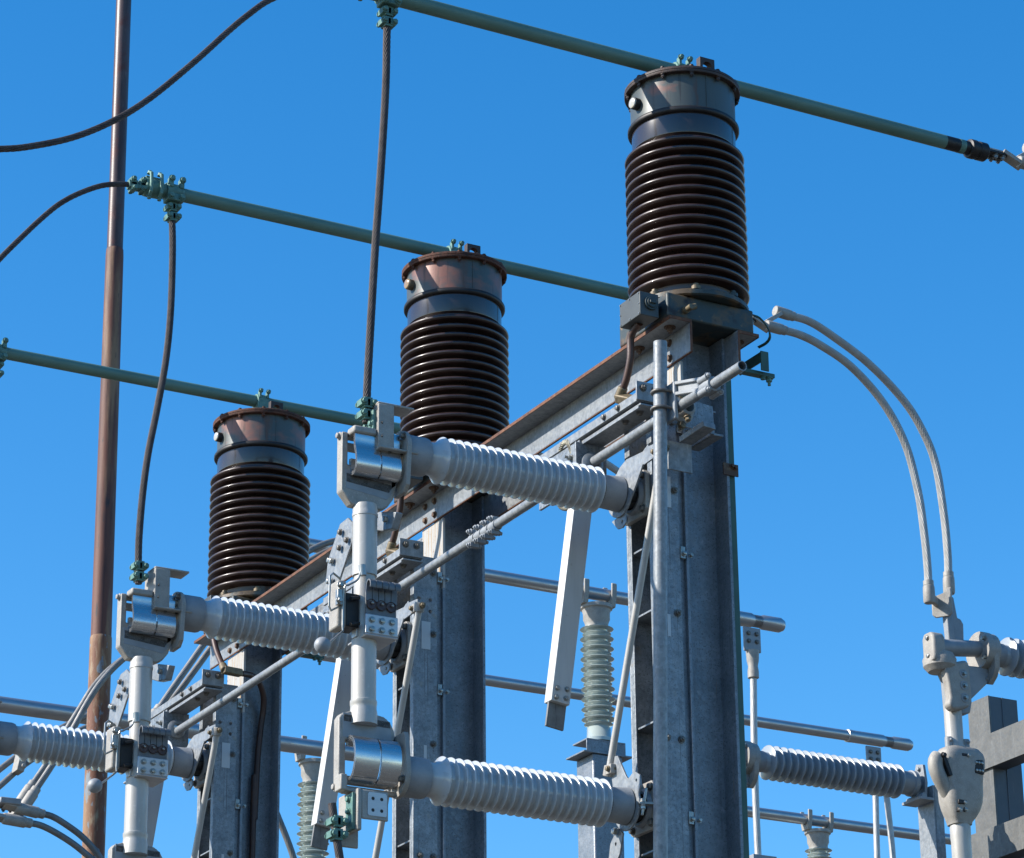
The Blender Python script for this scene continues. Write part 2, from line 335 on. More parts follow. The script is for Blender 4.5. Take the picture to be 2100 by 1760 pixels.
# angle beams that carry the brown insulators
def angle_beam(sgn, label):
    xf = 6.215 if sgn < 0 else 6.432
    b = thing('angle_beam', (xf, 9.69, 6.66), label, 'beam', 'angle beams under the brown insulators')
    lo, hi = 9.692, 14.46
    a = xf + sgn*.0005
    mb = MB(); mb.box(*sorted((a, a+sgn*.011)), lo, hi, 6.522, 6.648); mb.build('vertical_leg', GALV, b, .002)
    mb = MB(); mb.box(*sorted((a, a+sgn*.101)), lo, hi, 6.648, 6.660); mb.build('horizontal_leg', GALV, b, .0015)
    mb = MB(); e = a+sgn*.1012
    mb.box(*sorted((e, e+sgn*.004)), lo, hi, 6.6465, 6.6615); mb.build('rusty_edge', RUSTE, b, .001)
    mb = MB(); mb.box(*sorted((a+sgn*.001, a+sgn*.010)), lo+.003, hi-.003, 6.518, 6.5225); mb.build('rusty_lower_edge', RUSTE, b, .001)
    mb = MB(); mb.box(*sorted((a+sgn*.0005, a+sgn*.103)), lo-.0035, lo, 6.6475, 6.661); mb.box(*sorted((a, a+sgn*.0105)), lo-.0035, lo, 6.519, 6.6475); mb.build('rusty_end', RUSTE, b, .001)
    for yc in YS:
        for dy in (-.12, .12):
            mb = MB(); p = V((a+sgn*.055, yc+dy, 6.648)); mb.cyl(p, p-Z*.004, .024, n=20); mb.hexb(p-Z*.003, -Z, .013, .012, .012); mb.build('under_bolt', BOLTR, b)
        for dy, z in ((-.045, 6.548), (.045, 6.548), (-.045, 6.615), (.045, 6.615)):
            mb = MB(); mb.hexb((a+sgn*.011, yc+dy, z), X*sgn, .0125, .009); mb.build('side_bolt', BOLTR, b)
    return b
angle_beam(-1, 'long galvanised angle beam with rusty edges running across the front of the three columns')
angle_beam(1, 'galvanised angle beam with rusty end behind the columns, seen right of the right column')

# ================================================================== brown insulator units
def transformer(i):
    y = YS[i]; k = (1, 1.025, 1.06)[i]
    L = ('tall brown ribbed insulator with a dark rimmed grey tank, the nearest, on the right column',
         'tall brown ribbed insulator with rusty rim and pink faded tank, the middle one',
         'tall brown ribbed insulator with rusty rim and white gauge, smallest, at the left')[i]
    t = thing('instrument_transformer', (CX, y, 6.662), L, 'insulator', 'brown ribbed insulators on the beam')
    c = V((CX, y, 0)); R = lambda p: [(r*k, z) for r, z in p]
    mb = MB(); mb.box(6.108, 6.52, y-.19, y+.19, 6.6625, 6.768); mb.build('base_box', BASEM, t, .008)
    mb = MB(); mb.lathe(c, Z, R([(0, 6.769), (.238, 6.769), (.245, 6.774), (.245, 6.792), (.238, 6.797), (.20, 6.80), (.20, 6.81)]), 64); mb.build('base_flange', BASEM, t)
    for a in range(0, 360, 45):
        mb = MB(); d = V((math.cos(math.radians(a+20)), math.sin(math.radians(a+20)), 0)); p = c+d*.226*k+Z*6.797
        mb.cyl(p-Z*.002, p+Z*.012, .020, n=16); mb.hexb(p+Z*.012, Z, .012, .010); mb.build('clamp_bolt', BRASSY if a in (180, 225) else BASEM, t)
    prof = [(.20, 6.803)]
    for s_ in range(15):
        z = 6.852 + s_*.0447
        prof += [(.203, z-.017), (.222, z-.0125), (.240, z-.0115), (.2475, z-.0085), (.2505, z-.002), (.2485, z+.0045), (.2425, z+.009), (.232, z+.0115), (.212, z+.0155), (.203, z+.020)]
    prof += [(.203, 7.51), (.214, 7.517)]
    mb = MB(); mb.lathe(c, Z, R(prof), 96); mb.build('ribbed_insulator', PORB, t, sharp=50)
    mb = MB(); mb.lathe(c, Z, R([(.2165, 7.516), (.2175, 7.52), (.2175, 7.612)]), 72); mb.build('glazed_neck', PORN, t)
    mb = MB(); mb.lathe(c, Z, R([(.218, 7.606), (.230, 7.607), (.2345, 7.613), (.2345, 7.624), (.230, 7.631), (.221, 7.633)]), 72); mb.build('clamp_ring', DARK, t, sharp=60)
    mb = MB(); mb.lathe(c, Z, R([(.2205, 7.63), (.2205, 7.786)]), 72); 
    mb.obb(c+V((-.02, -.2215*k, 7.634)), c+V((-.02, -.2215*k, 7.785)), X, .002, .0012); mb.build('tank', TANKS[i], t)
    mb = MB(); mb.lathe(c, Z, R([(.215, 7.785), (.243, 7.785), (.2445, 7.787), (.2445, 7.796), (.242, 7.7975), (.2445, 7.799), (.2445, 7.808), (.242, 7.811), (0, 7.816)]), 80); cr_ = mb.build('cap_rim', RIMS[i], t, sharp=40)
    for a in range(12):
        mb = MB(); d = V((math.cos(math.radians(a*30+8)), math.sin(math.radians(a*30+8)), 0)); p = c+d*.2325*k
        mb.hexb(p+Z*7.785, -Z, .0085, .011, .008); mb.hexb(p+Z*7.8095, Z, .009, .007); mb.build('rim_bolt', RIMS[i], cr_)
    zt = 7.806
    mb = MB(); ar = [(-.036, 0), (-.036, .056), (.036, .056), (.036, 0), (.022, 0)] + [(.022*math.cos(math.radians(a)), .016+.022*math.sin(math.radians(a))) for a in range(0, 181, 20)] + [(-.022, 0)]
    mb.prism(ar, V((6.315, y-.20, zt)), X, Z, .03); mb.build('lifting_eye', RIMS[0], t, .002)
    q = V((CX-.2205*k*.997, y+.0, 7.70)); d = V((-.995, -.08, 0))
    mb = MB(); mb.cyl(q-d*.01, q+d*.028, .026, n=28); gb_ = mb.build('gauge_body', BRASSY if i == 1 else DARK, t, .002)
    mb = MB(); mb.lathe(q+d*.0275, d, [(.0235, 0), (.022, .005), (.014, .0085), (0, .0095)], 28); mb.build('gauge_lens', GLASSB if i == 1 else GLASS, gb_)
    # small box on the side of the base, with its round plug
    mb = MB(); mb.box(5.995, 6.083, y-.163, y-.004, 6.655, 6.758); jb_ = mb.build('junction_box', BOXM, t, .003)
    mb = MB(); mb.cyl((6.083, y-.085, 6.71), (6.112, y-.085, 6.71), .035); mb.build('box_nipple', BASEM, jb_)
    mb = MB()
    for dy, z in ((-.155, 6.75), (-.155, 6.663), (-.012, 6.75), (-.012, 6.663), (-.155, 6.706), (-.012, 6.706), (-.083, 6.75), (-.083, 6.663)): mb.cyl((5.9955, y+dy, z), (5.9915, y+dy, z), .004, .003, n=8)
    mb.build('box_screws', ZINC, jb_)
    mb = MB(); q = V((6.045, y-.163, 6.712)); mb.cyl(q, q-Y*.010, .030); mb.cyl(q-Y*.010, q-Y*.016, .022); mb.obb(q-Y*.016-X*.014, q-Y*.016+X*.014, Z, .006, .008); mb.build('box_plug', BASEM, jb_, .0015)
    mb = MB(); q = V((6.19, y-.19, 6.70)); mb.cyl(q, q-Y*.018, .016); mb.cyl(q-Y*.018, q-Y*.05, .011, n=16); mb.cyl(q-Y*.032+X*.0, q-Y*.032+V((.03, 0, .012)), .013, n=16); mb.build('drain_valve', BRASSY, t)
    return t
for i in range(3): transformer(i)

# brown conduits that leave the small boxes
def conduit(i, label, pts, elbow, tail):
    y = YS[i]
    t = thing('conduit', pts[0], label, 'conduit', 'brown conduits under the insulators')
    mb = MB(); mb.tube(curve(pts, .02), .0155, 16); mb.build('pipe', CONDM, t)
    mb = MB(); d = (V(pts[-1])-V(pts[-2])).normalized(); a = V(pts[-1])
    mb.cyl(a-d*.02, a+d*.035, .020, .023, 18); e = a+d*.03; d2 = (V(elbow)-e).normalized()
    mb.obb(e-d2*.01, V(elbow), Y, .020, .019); mb.build('elbow_fitting', BRASSY, t, .006)
    mb = MB(); mb.tube(curve([elbow]+tail, .02), .0155, 16); mb.build('lower_pipe', CONDM, t)
y = YS[0]; cx_ = 6.04
conduit(0, 'short brown conduit hanging from the small box below the right brown insulator',
        [(cx_, y-.083, 6.656), at(1294, 690, 'x', cx_), at(1293, 735, 'x', cx_), at(1284, 780, 'x', cx_), at(1275, 803, 'x', cx_)], at(1296, 822, 'x', 6.06),
        [at(1312, 827, 'x', 6.08), at(1322, 829, 'x', 6.10)])
y = YS[1]
conduit(1, 'brown conduit hanging under the middle brown insulator behind the white switch insulator',
        [(cx_, y-.083, 6.656), at(823, 1012, 'x', cx_), at(820, 1045, 'x', cx_), at(811, 1090, 'x', cx_), at(803, 1120, 'x', cx_)], at(826, 1138, 'x', 6.06),
        [at(838, 1141, 'x', 6.08), at(846, 1143, 'x', 6.10)])
y = YS[2]
conduit(2, 'long brown conduit curving from the left brown insulator down the web of the left column',
        [(cx_, y-.083, 6.656), at(437, 1300, 'x', cx_), at(443, 1330, 'x', cx_), at(452, 1355, 'x', cx_), at(458, 1368, 'x', cx_)], at(494, 1381, 'x', 6.14),
        [at(516, 1386, 'y', y-.14), at(530, 1397, 'y', y-.12), at(540, 1425, 'y', y-.08), at(540, 1455, 'y', y-.05), at(535, 1490, 'y', y-.035), at(528, 1560, 'y', y-.03), at(522, 1680, 'y', y-.03), at(517, 1760, 'y', y-.03), V((at(517, 1760, 'y', y-.03).x, y-.03, .3))])

# ================================================================== green overhead bars
def busbar(i, label):
    y = YS[i]; z = (7.904, 7.903, 7.944)[i]
    t = thing('bus_bar', (CX, y, z), label, 'bus bar', 'green overhead bars')
    mb = MB(); mb.pipe((4.745, y, z), (7.70, y, z), .0318, .026, 40); mb.build('green_tube', GREEN, t)
    mb = MB(); mb.cyl((7.70, y, z), (7.86, y, z), .0314, n=32); mb.build('bare_end', DARK, t)
    mb = MB(); mb.lathe((7.775, y, z), X, [(.0312, 0), (.0322, .001), (.0322, .028), (.0312, .03)], 32); mb.build('paint_remnant', GREENF, t)
    mb = MB(); mb.lathe((7.83, y, z), X, [(.03, 0), (.042, .004), (.044, .01), (.044, .035), (.039, .04), (.039, .05), (.043, .053), (.043, .09), (.036, .098), (0, .098)], 36); mb.build('end_collar', DARK, t)
    mb = MB(); mb.prism([(0, -.035), (.10, -.035), (.115, -.025), (.115, .025), (.10, .035), (0, .035)], V((7.92, y, z-.008)), X, Y, .014); mb.build('terminal_tongue', DARK, t, .003)
    for dx, dy in ((.05, -.018), (.05, .018), (.09, -.018), (.09, .018)):
        mb = MB(); mb.hexb((7.92+dx, y+dy, z-.008), -Z, .010, .010, .008); mb.build('tongue_bolt', ZINC, t)
    # end clamp at the far left of the bar
    mb = MB(); mb.lathe((4.735, y, z), X, [(.03, 0), (.043, .002), (.045, .03), (.043, .085), (.033, .09)], 28)
    mb.obb((4.74, y-.004, z+.03), (4.815, y-.004, z+.03), Z, .022, .012); mb.build('end_clamp', GREENF, t, .003)
    for dx in (.012, .062):
        mb = MB(); p = V((4.740+dx, y-.03, z))
        mb.tube([p+V((0, .0, .062)), p+V((0, -.022, .05)), p+V((0, -.028, .0)), p+V((0, -.022, -.04)), p+V((0, 0, -.058))], .0085, 10)
        mb.hexb(p+V((0, .0, .055)), Z, .010, .011); mb.hexb(p+V((0, .0, -.055)), -Z, .010, .011); mb.build('u_bolt', GREENF, t)
    # clamp that sits on the cap
    mb = MB(); mb.box(6.285, 6.365, y-.055, y+.055, 7.812, 7.835); mb.box(6.292, 6.358, y-.042, y+.042, 7.83, z-.004)
    mb.lathe((6.29, y, z), X, [(.032, 0), (.0415, .001), (.0415, .069), (.032, .07)], 28)
    for dx in (.006, .05): mb.box(6.29+dx, 6.304+dx, y-.044, y-.02, z+.01, z+.052)
    mb.build('support_clamp', GREENF, t, .004)
    for dx in (.013, .057):
        mb = MB(); mb.hexb((6.29+dx, y-.044, z+.048), -Y, .010, .012); mb.build('clamp_bolt', GREENF, t)
    return t
busbar(0, 'topmost green overhead bar, passing over the right brown insulator to a black end collar')
busbar(1, 'middle green overhead bar passing over the middle brown insulator toward the right one')
busbar(2, 'lowest green overhead bar at the left, passing over the left brown insulator')

# aluminium cable pairs on the right ends of the green bars
def arc_pair():
    y = YS[1]; z = 7.903
    t = thing('twin_cable', (8.0, y, z), 'pair of twisted aluminium cables arching down at the right to the clamp with white lugs', 'cable', 'aluminium cable pairs from the green bars')
    outer = [(1622, 648), (1660, 660), (1705, 688), (1780, 745), (1850, 818), (1890, 880), (1918, 950), (1935, 1050), (1943, 1130), (1945, 1178)]
    inner = [(1605, 677), (1640, 687), (1682, 708), (1745, 752), (1810, 825), (1856, 910), (1883, 1010), (1896, 1100), (1902, 1160), (1904, 1196)]
    for nm, pl, dy in (('o', outer, .03), ('i', inner, -.03)):
        pts = [at(a, b, 'y', y+dy) for a, b in pl]
        mb = MB(); mb.strand(pts, .0205, 16, .36, 64, .12, .02); mb.build('cable', STRAND, t, sharp=60)
        a, d = pts[0], (pts[0]-pts[1]).normalized()
        mb = MB(); mb.lathe(a-d*.02, d, [(.021, 0), (.025, .002), (.025, .02), (.024, .022), (.0275, .026), (.0285, .05), (.0285, .11), (.026, .118), (0, .12)], 28)
        q = a+d*.075; mb.obb(q-Y*dy*.2-Z*.018, V((q.x-.10, y+dy*.4, 7.918)), Y, .026, .010); mb.build('upper_lug', CAST, t, .004)
        a, d = pts[-1], (pts[-1]-pts[-2]).normalized()
        mb = MB(); mb.lathe(a-d*.012, d, [(.0215, 0), (.0265, .002), (.0265, .025), (.025, .027), (.029, .032), (.030, .06), (.030, .11), (.026, .118), (0, .12)], 28); mb.build('lower_lug', CAST, t)
    mb = MB(); mb.prism([(-.045, -.026), (.06, -.026), (.06, .026), (-.045, .026)], V((7.975, y, z+.008)), X, Y, .012); mb.build('lug_plate', CAST, t, .004)
    # white plate that carries the two lower lugs
    c = at(1934, 1243, 'y', y); n = V((-.80, -.6, 0)); u = V((.6, -.8, 0))
    mb = MB(); mb.prism([(-.055, -.045), (-.04, -.06), (.035, -.06), (.05, -.045), (.05, .04), (.05, .075), (-.055, .045)], c, u, Z, .016)
    mb.obb(at(1912, 1228, 'y', y-.03), c-u*.03+Z*.02, Z, .022, .012); mb.obb(at(1948, 1212, 'y', y+.02), c+u*.03+Z*.05, Z, .022, .012); mb.build('joint_plate', CAST, t, .005)
    for a in (-.022, .022):
        for b in (-.035, .012): mb = MB(); mb.hexb(c+u*a+Z*b+n*.001, n, .0095, .009); mb.build('joint_bolt', ZINC, t)
    return t
ap = arc_pair()
dup(ap, YS[0]-YS[1], 'twin aluminium cable with cast lugs at the right edge, on the topmost green bar\'s end')
dup(ap, YS[2]-YS[1], 'aluminium cable pair far behind the right column, glimpsed between the switch parts', dz=.03)

# dark cables on the left
def clampset(mb, c, axis, n_=2):
    """two half clamp round a cable with its bolts; axis: cable direction"""
    axis = V(axis).normalized(); u = X if abs(axis.x) < .7 else Z; v = axis.cross(u).normalized(); u = v.cross(axis)
    for k in range(n_):
        q = c+axis*((k-(n_-1)/2)*.048)
        mb.obb(q-axis*.021, q+axis*.021, u, .017, .021)
        for s_ in (-1, 1):
            mb.obb(q+u*s_*.012-axis*.013, q+u*s_*.012+axis*.013, u, .018, .024)
            mb.hexb(q+u*s_*.022+v*(.024 if v.dot(fw) < 0 else -.024), v if v.dot(fw) < 0 else -v, .0105, .010)
            mb.hexb(q+u*s_*.022-v*(.024 if v.dot(fw) < 0 else -.024), -v if v.dot(fw) < 0 else v, .009, .010, .008)
def jumper(i, label, pl):
    y = YS[i]; z = 7.9; pts = [at(a, b, 'y', y) for a, b in pl]
    t = thing('jumper_cable', pts[0], label, 'cable', 'dark jumper cables at the left')
    mb = MB(); mb.strand(pts, .0128, 10, .25, 40, .2, .02); mb.build('cable', COPPER, t, sharp=60)
    mb = MB(); d = (pts[0]-pts[1]).normalized(); clampset(mb, pts[0]-d*.02, d); mb.obb(pts[0]-d*.03-Z*.012, V((4.77, y, (7.904, 7.903, 7.944)[i]-.006)), Y, .020, .010); mb.build('cable_clamp', GREENF, t, .003)
    return t
jumper(0, 'dark stranded cable sweeping across the rusty mast at the top left corner',
       [(757, -34), (700, -36), (650, -32), (600, -18), (550, 2), (510, 30), (470, 63), (400, 126), (310, 200), (235, 247), (150, 282), (60, 301), (0, 306), (-90, 306), (-200, 296)])
jumper(1, 'dark stranded cable curving down and left from the end of the middle green bar',
       [(290, 382), (265, 379), (240, 378), (205, 382), (160, 398), (120, 420), (80, 453), (40, 491), (0, 531), (-60, 598)])

def drop(i, label, pl):
    y = YS[i]; zb = (7.904, 7.903, 7.944)[i]; pts = [at(a, b, 'y', y) for a, b in pl]
    t = thing('drop_cable', pts[0], label, 'cable', 'dark drop cables to the switches')
    mb = MB(); mb.strand(pts, .0158, 11, .25, 44, .2, .02); mb.build('cable', COPPER, t, sharp=60)
    q = V((pts[0].x, y, zb))
    mb = MB(); mb.lathe(q-X*.042, X, [(.032, 0), (.0415, .001), (.0415, .083), (.032, .084)], 28)
    for dx in (-.036, .016): mb.box(q.x+dx, q.x+dx+.022, y-.046, y-.015, zb+.01, zb+.058)
    mb.box(q.x-.04, q.x+.04, y-.044, y+.02, zb-.055, zb-.02); mb.build('bar_clamp', GREENF, t, .004)
    for dx in (-.025, .027):
        for dz in (.05, -.036):
            mb = MB(); mb.hexb((q.x+dx, y-.046, zb+dz), -Y, .012, .011); mb.build('clamp_bolt', GREENF, t)
    mb = MB(); d = (pts[1]-pts[0]).normalized(); clampset(mb, V((pts[0].x, y, zb-.10)), d); mb.build('upper_connector', GREENF, t, .003)
    e = pts[-1]
    mb = MB(); clampset(mb, e+Z*.055, Z); mb.build('lower_connector', GREENF, t, .003)
    mb = MB(); mb.box(4.866, 4.8795, y-.045, y+.03, 5.955, 6.075); mb.build('connector_pad', GREENF, t, .003)
    for dy in (-.03, .015):
        for z in (5.975, 6.02): mb = MB(); mb.hexb((4.866, y+dy, z), -X, .0105, .008); mb.build('pad_bolt', GREENF, t)
    return t
drop(0, 'long dark cable hanging from the topmost green bar to the middle of the picture', [(794, 45), (793, 90), (791, 180), (783, 320), (776, 420), (770, 500), (764, 600), (756, 740), (753, 800), (751, 868)])
drop(1, 'dark cable hanging from the middle green bar at the left to the left switch terminal', [(353, 448), (354, 520), (350, 640), (340, 740), (322, 840), (304, 930), (293, 1010), (286, 1090), (284, 1140), (284, 1198)])

drop(2, 'dark cable hanging from the lowest green bar, just outside the left picture edge', [(-10, 785), (-10, 840), (-14, 940), (-30, 1080), (-55, 1220), (-75, 1330), (-78, 1400)])

# ================================================================== switch frames (double channel masts in front of the columns)
y0 = YS[0]
fr = thing('channel_mast', (6.12, y0, 0), 'galvanised double channel switch frame on the right column, behind the upright pipe', 'frame', 'double channel switch frames on the columns')
xa, xb = 6.066, 6.186
def wpoly(z0, z1, holes):
    return [(xa, z0), (xb, z0), (xb, z1), (xa, z1)], holes
hn = [(x, z, .0085) for x in (6.092, 6.150) for z in (6.055, 6.11)]
hf = [(x, z, .0085) for x in (6.115, 6.155) for z in (6.055, 6.12)]
mb = MB(); mb.prism(*[wpoly(0, 6.315, hn)[0]], V((0, y0-.095, 0)), X, Z, .008, hn); mb.box(xa, xa+.007, y0-.096, y0-.068, 0, 6.315); mb.box(xb-.007, xb, y0-.096, y0-.066, 0, 6.315); mb.build('near_channel', GALVD, fr, .0015)
mb = MB(); mb.prism([(xa, 0), (xb, 0), (xb, 6.315), (xa, 6.315)], V((0, y0+.103, 0)), X, Z, .008, hf); mb.box(xa, xa+.007, y0+.066, y0+.096, 0, 6.315); mb.box(xb-.007, xb, y0+.066, y0+.096, 0, 6.315); mb.build('far_channel', GALVD, fr, .0015)
for z in (.4, 1.2, 2.0, 2.8, 3.6, 4.35, 4.5, 5.0, 5.45, 5.72, 6.08):
    mb = MB(); mb.box(xa+.009, xb-.009, y0-.094, y0+.0935, z, z+.007); mb.build('cross_plate', GALVD, fr)
mb = MB(); mb.box(xb, 6.2145, y0-.085, y0-.077, .3, 6.25); mb.box(xb, 6.2145, y0+.077, y0+.085, .3, 6.25); mb.build('mounting_strip', COLM, fr)
for z in (3.9, 4.41, 4.93, 5.44, 5.95, 6.24):
    for x in (6.165,) + ((6.10,) if z in (4.93, 4.41) else ()):
        mb = MB(); mb.hexb((x, y0-.104, z), -Y, .0115, .009, .012); mb.build('channel_bolt', BOLTD, fr)
for z in (4.62, 5.69, 6.22):
    mb = MB(); mb.box(6.186, 6.208, y0-.108, y0-.098, z-.02, z+.03); mb.hexb((6.20, y0-.108, z), -Y, .009, .008); mb.hexb((6.236, y0-.102, z), -Y, .008, .008); mb.build('beam_clip', ZINC, fr, .001)
mb = MB(); mb.box(6.105, 6.150, y0-.1052, y0-.1036, 5.875, 6.005); mb.build('identification_plate', LABELM, fr)
mb = MB(); mb.box(6.118, 6.132, y0-.1046, y0-.1034, 5.34, 5.43); mb.build('identification_plate', LABELM, fr)
dup(fr, YS[1]-y0, 'galvanised double channel switch frame with punched holes, on the middle column')
dup(fr, YS[2]-y0, 'galvanised double channel switch frame with punched holes, on the left column beside the brown conduit')

# ================================================================== white ribbed insulators
def dup_sw(o, k, label):
    """copy of a switch part for phase k, a little larger as the far sets are, about the bearing of the upper insulator"""
    sc = (1, 1.04, 1.085)[k]; p = V((6.07, YS[0], 5.935))
    c = copy_tree(o); sz = sc if o.name.startswith('post_insulator') and o.location.z > 5 else 1
    d = o.location-p; c.location = p + V((d.x*sc, d.y*sc, d.z*(1 if sz == 1 else sc))) + V((0, YS[k]-YS[0], -.03)); c.scale = (sc, sc, sz); c['label'] = label; return c
def insulator(z, label):
    y = YS[0]; c = V((0, y, z))
    t = thing('post_insulator', (6.07, y, z), label, 'insulator', 'white ribbed insulators on the switch frames')
    mb = MB(); mb.lathe(c, X, [(.055, 5.013), (.074, 5.014), (.076, 5.018), (.076, 5.098), (.073, 5.109), (.064, 5.112)], 44); mb.build('end_cap', CASTG, t, sharp=50)
    prof = [(.060, 5.108), (.064, 5.110), (.0645, 5.138), (.069, 5.150), (.078, 5.162)]
    for k in range(21):
        x = 5.174+k*.03425; r = .0925
        if k: prof += [(.071, x-.0090), (.075, x-.0058)]
        prof += [(r-.003, x-.0026), (r-.0006, x-.0012), (r, x+.0004), (r-.0006, x+.0022), (r-.003, x+.0036), (.075, x+.0072), (.071, x+.0105)]
    prof += [(.0625, 5.880), (.060, 5.884)]
    mb = MB(); mb.lathe(c, X, prof, 80); mb.build('ribbed_body', PORW, t, sharp=65)
    mb = MB(); mb.lathe(c, X, [(.056, 5.876), (.065, 5.877), (.0665, 5.883), (.069, 5.945), (.072, 5.970), (.06, 5.972)], 44); mb.build('base_cap', CASTG, t, sharp=50)
    mb = MB(); mb.lathe(c, X, [(.0636, 5.866), (.0655, 5.868), (.0655, 5.880), (.0636, 5.882)], 40); mb.build('cement_joint', DARK, t)
    # bearing on the frame
    mb = MB(); mb.lathe(c, X, [(.03, 5.985), (.050, 5.986), (.050, 6.044)], 32)
    for a in range(5): d = V((0, math.cos(a*1.257+.4), math.sin(a*1.257+.4))); mb.obb(c+X*5.988+d*.047, c+X*6.044+d*.047, d, .008, .012)
    mb.build('bearing_hub', DARK, t)
    mb = MB(); mb.lathe(c, X, [(.054, 6.036), (.056, 6.028), (.066, 6.028), (.074, 6.040), (.076, 6.046)], 40); mb.build('bearing_ring', CASTG, t)
    ri = .053; sq = [(-.09, -.085), (-.075, -.095), (.06, -.095), (.088, -.07), (.088, .075), (.07, .095), (-.07, .095), (-.09, .075)]
    mb = MB(); mb.prism(sq, c+X*6.0655, -Y, Z, .022, [(0, 0, ri)]); bp_ = mb.build('bearing_plate', CAST, t, .003)
    for a, b in ((-.07, -.072), (.068, -.07), (.068, .07), (-.068, .07)):
        mb = MB(); mb.hexb(c+V((6.0435, -a, b)), -X, .0125, .011); mb.build('bearing_bolt', BOLTD, bp_)
    return t
def lever(top):
    """plate on the rotating base with the arm that takes the link rod"""
    y = YS[0]; z = 5.935 if top else 4.668
    t = thing('crank_lever', (6.0, y, z), '-', 'lever', 'galvanised lever plates at the insulator bases')
    c = V((5.975, y, z))
    # plate drawn in (-y, z): a goes to the right in the picture
    if top:
        P = circ(0, 0, .094, 20, 100, 330) + [(.12, -.01), (.20, .085), (.235, .098), (.225, .135), (.185, .118), (.06, .128), (.01, .112)]
        mb = MB(); mb.prism(P, c, -Y, Z, -.008); mb.build('plate', GALV, t, .0015)
        mb = MB(); mb.prism([(.19, .062), (.205, .055), (.325, .062), (.325, .112), (.215, .122), (.195, .110)], c+X*-.0075, -Y, Z, -.008); mb.build('arm', GALV, t, .0015)
        mb = MB(); mb.prism([(-.02, -.085), (.03, -.088), (.035, -.125), (.005, -.14), (-.03, -.135), (-.075, -.09)], c+X*.0075, -Y, Z, -.007, [(.005, -.115, .007)]); mb.build('stop_lug', GALV, t, .001)
        q = V((5.98, y-.337, z+.082)); d = V((0, .443, -1.148)).normalized()
    else:
        P = circ(0, 0, .094, 16, -200, 20) + [(.105, .06), (.10, .10), (.06, .125), (.015, .105), (.0, .12), (-.06, .215), (-.09, .22), (-.115, .19)]
        mb = MB(); mb.prism(P, c, -Y, Z, -.008, [(.075, .085, .006)]); mb.build('plate', GALV, t, .0015)
        mb = MB(); mb.prism([(-.06, -.07), (-.02, -.10), (-.045, -.17), (-.10, -.235), (-.14, -.22), (-.115, -.12)], c+X*-.0075, -Y, Z, -.008, [(-.075, -.13, .007)]); mb.build('arm', GALV, t, .0015)
        mb = MB(); mb.hexb(c+V((-.016, .06, -.085)), -X, .012, .010); mb.build('arm_bolt', ZINC, t)
        mb = MB(); q = c+V((.03, -.085, -.01)); mb.obb(q+V((-.03, 0, 0)), q+V((.03, -.02, 0)), Y, .018, .004); mb.cyl(q+V((-.02, -.01, -.045)), q+V((-.005, -.02, .06)), .006, n=10); mb.hexb(q+V((-.015, -.01, .004)), Z, .011, .012); mb.hexb(q+V((-.016, -.01, -.006)), -Z, .011, .012); mb.build('stop_screw', ZINC, t, .001)
    return t
ti = insulator(5.935, 'white ribbed insulator in the middle of the picture, upper one of the right switch')
bi = insulator(4.668, 'white ribbed insulator at the bottom, lower one of the right switch')
dup_sw(ti, 1, 'white ribbed insulator in front of the left brown insulator, upper one of the middle switch')
dup_sw(ti, 2, 'white ribbed insulator at the left edge crossing the rusty mast')
dup_sw(bi, 1, 'white ribbed insulator at the lower end of the middle switch, mostly below the picture')
tl = lever(True); tl['label'] = 'bent galvanised lever plate behind the upright pipe, at the base of the middle white insulator'
bl = lever(False); bl['label'] = 'galvanised lever plate with two arms at the base of the lowest white insulator'
dup_sw(tl, 1, 'bent galvanised lever with a clamp at its tip, beside the middle column')
dup_sw(tl, 2, 'bent galvanised lever with a clamp at its tip, beside the left column')
rod = thing('link_rod', (5.975, y0-.337, 5.98), 'slanting grey link rod left of the right column', 'rod', 'slanting link rods of the switches')
pa, pb = V((5.972, y0-.337, 6.005)), V((5.972, y0+.118, 4.835)); d = (pb-pa).normalized()
mb = MB(); mb.cyl(pa-d*.02, pb+d*.02, .0142, n=22); mb.build('rod', ALU, rod)
for q, s_ in ((pa, -1), (pb, 1)):
    mb = MB(); mb.cyl(q-d*.021, q+d*.021, .0225, n=20); mb.box(q.x-.02, q.x+.02, q.y-.045*s_ if s_ > 0 else q.y-.002, q.y+.002 if s_ > 0 else q.y+.045, q.z-.019, q.z+.019); mb.build('rod_clamp', CAST, rod, .003)
    mb = MB(); mb.hexb(q+V((-.022, .03*(-s_), 0)), -X, .009, .008); mb.hexb(q+V((0, -.024, 0)), -Y, .011, .012, .01); mb.build('clamp_bolt', BRASSY, rod)
dup_sw(rod, 1, 'slanting grey link rod in front of the middle column')
dup_sw(rod, 2, 'slanting grey link rod in front of the left column')
rod2 = thing('link_rod', (5.97, y0+.2, 4.4), 'lower link rod starting at the lever arm below the lowest white insulator', 'rod', 'slanting link rods of the switches')
mb = MB(); mb.cyl((5.972, y0+.125, 4.43), (5.972, y0+.42, 3.3), .0142, n=18); mb.build('rod', ALU, rod2)
mb = MB(); mb.cyl((5.972, y0+.112, 4.45), (5.972, y0+.137, 4.40), .023, n=18); mb.hexb((5.952, y0+.12, 4.425), -X, .01, .01); mb.build('rod_clamp', CAST, rod2, .002)

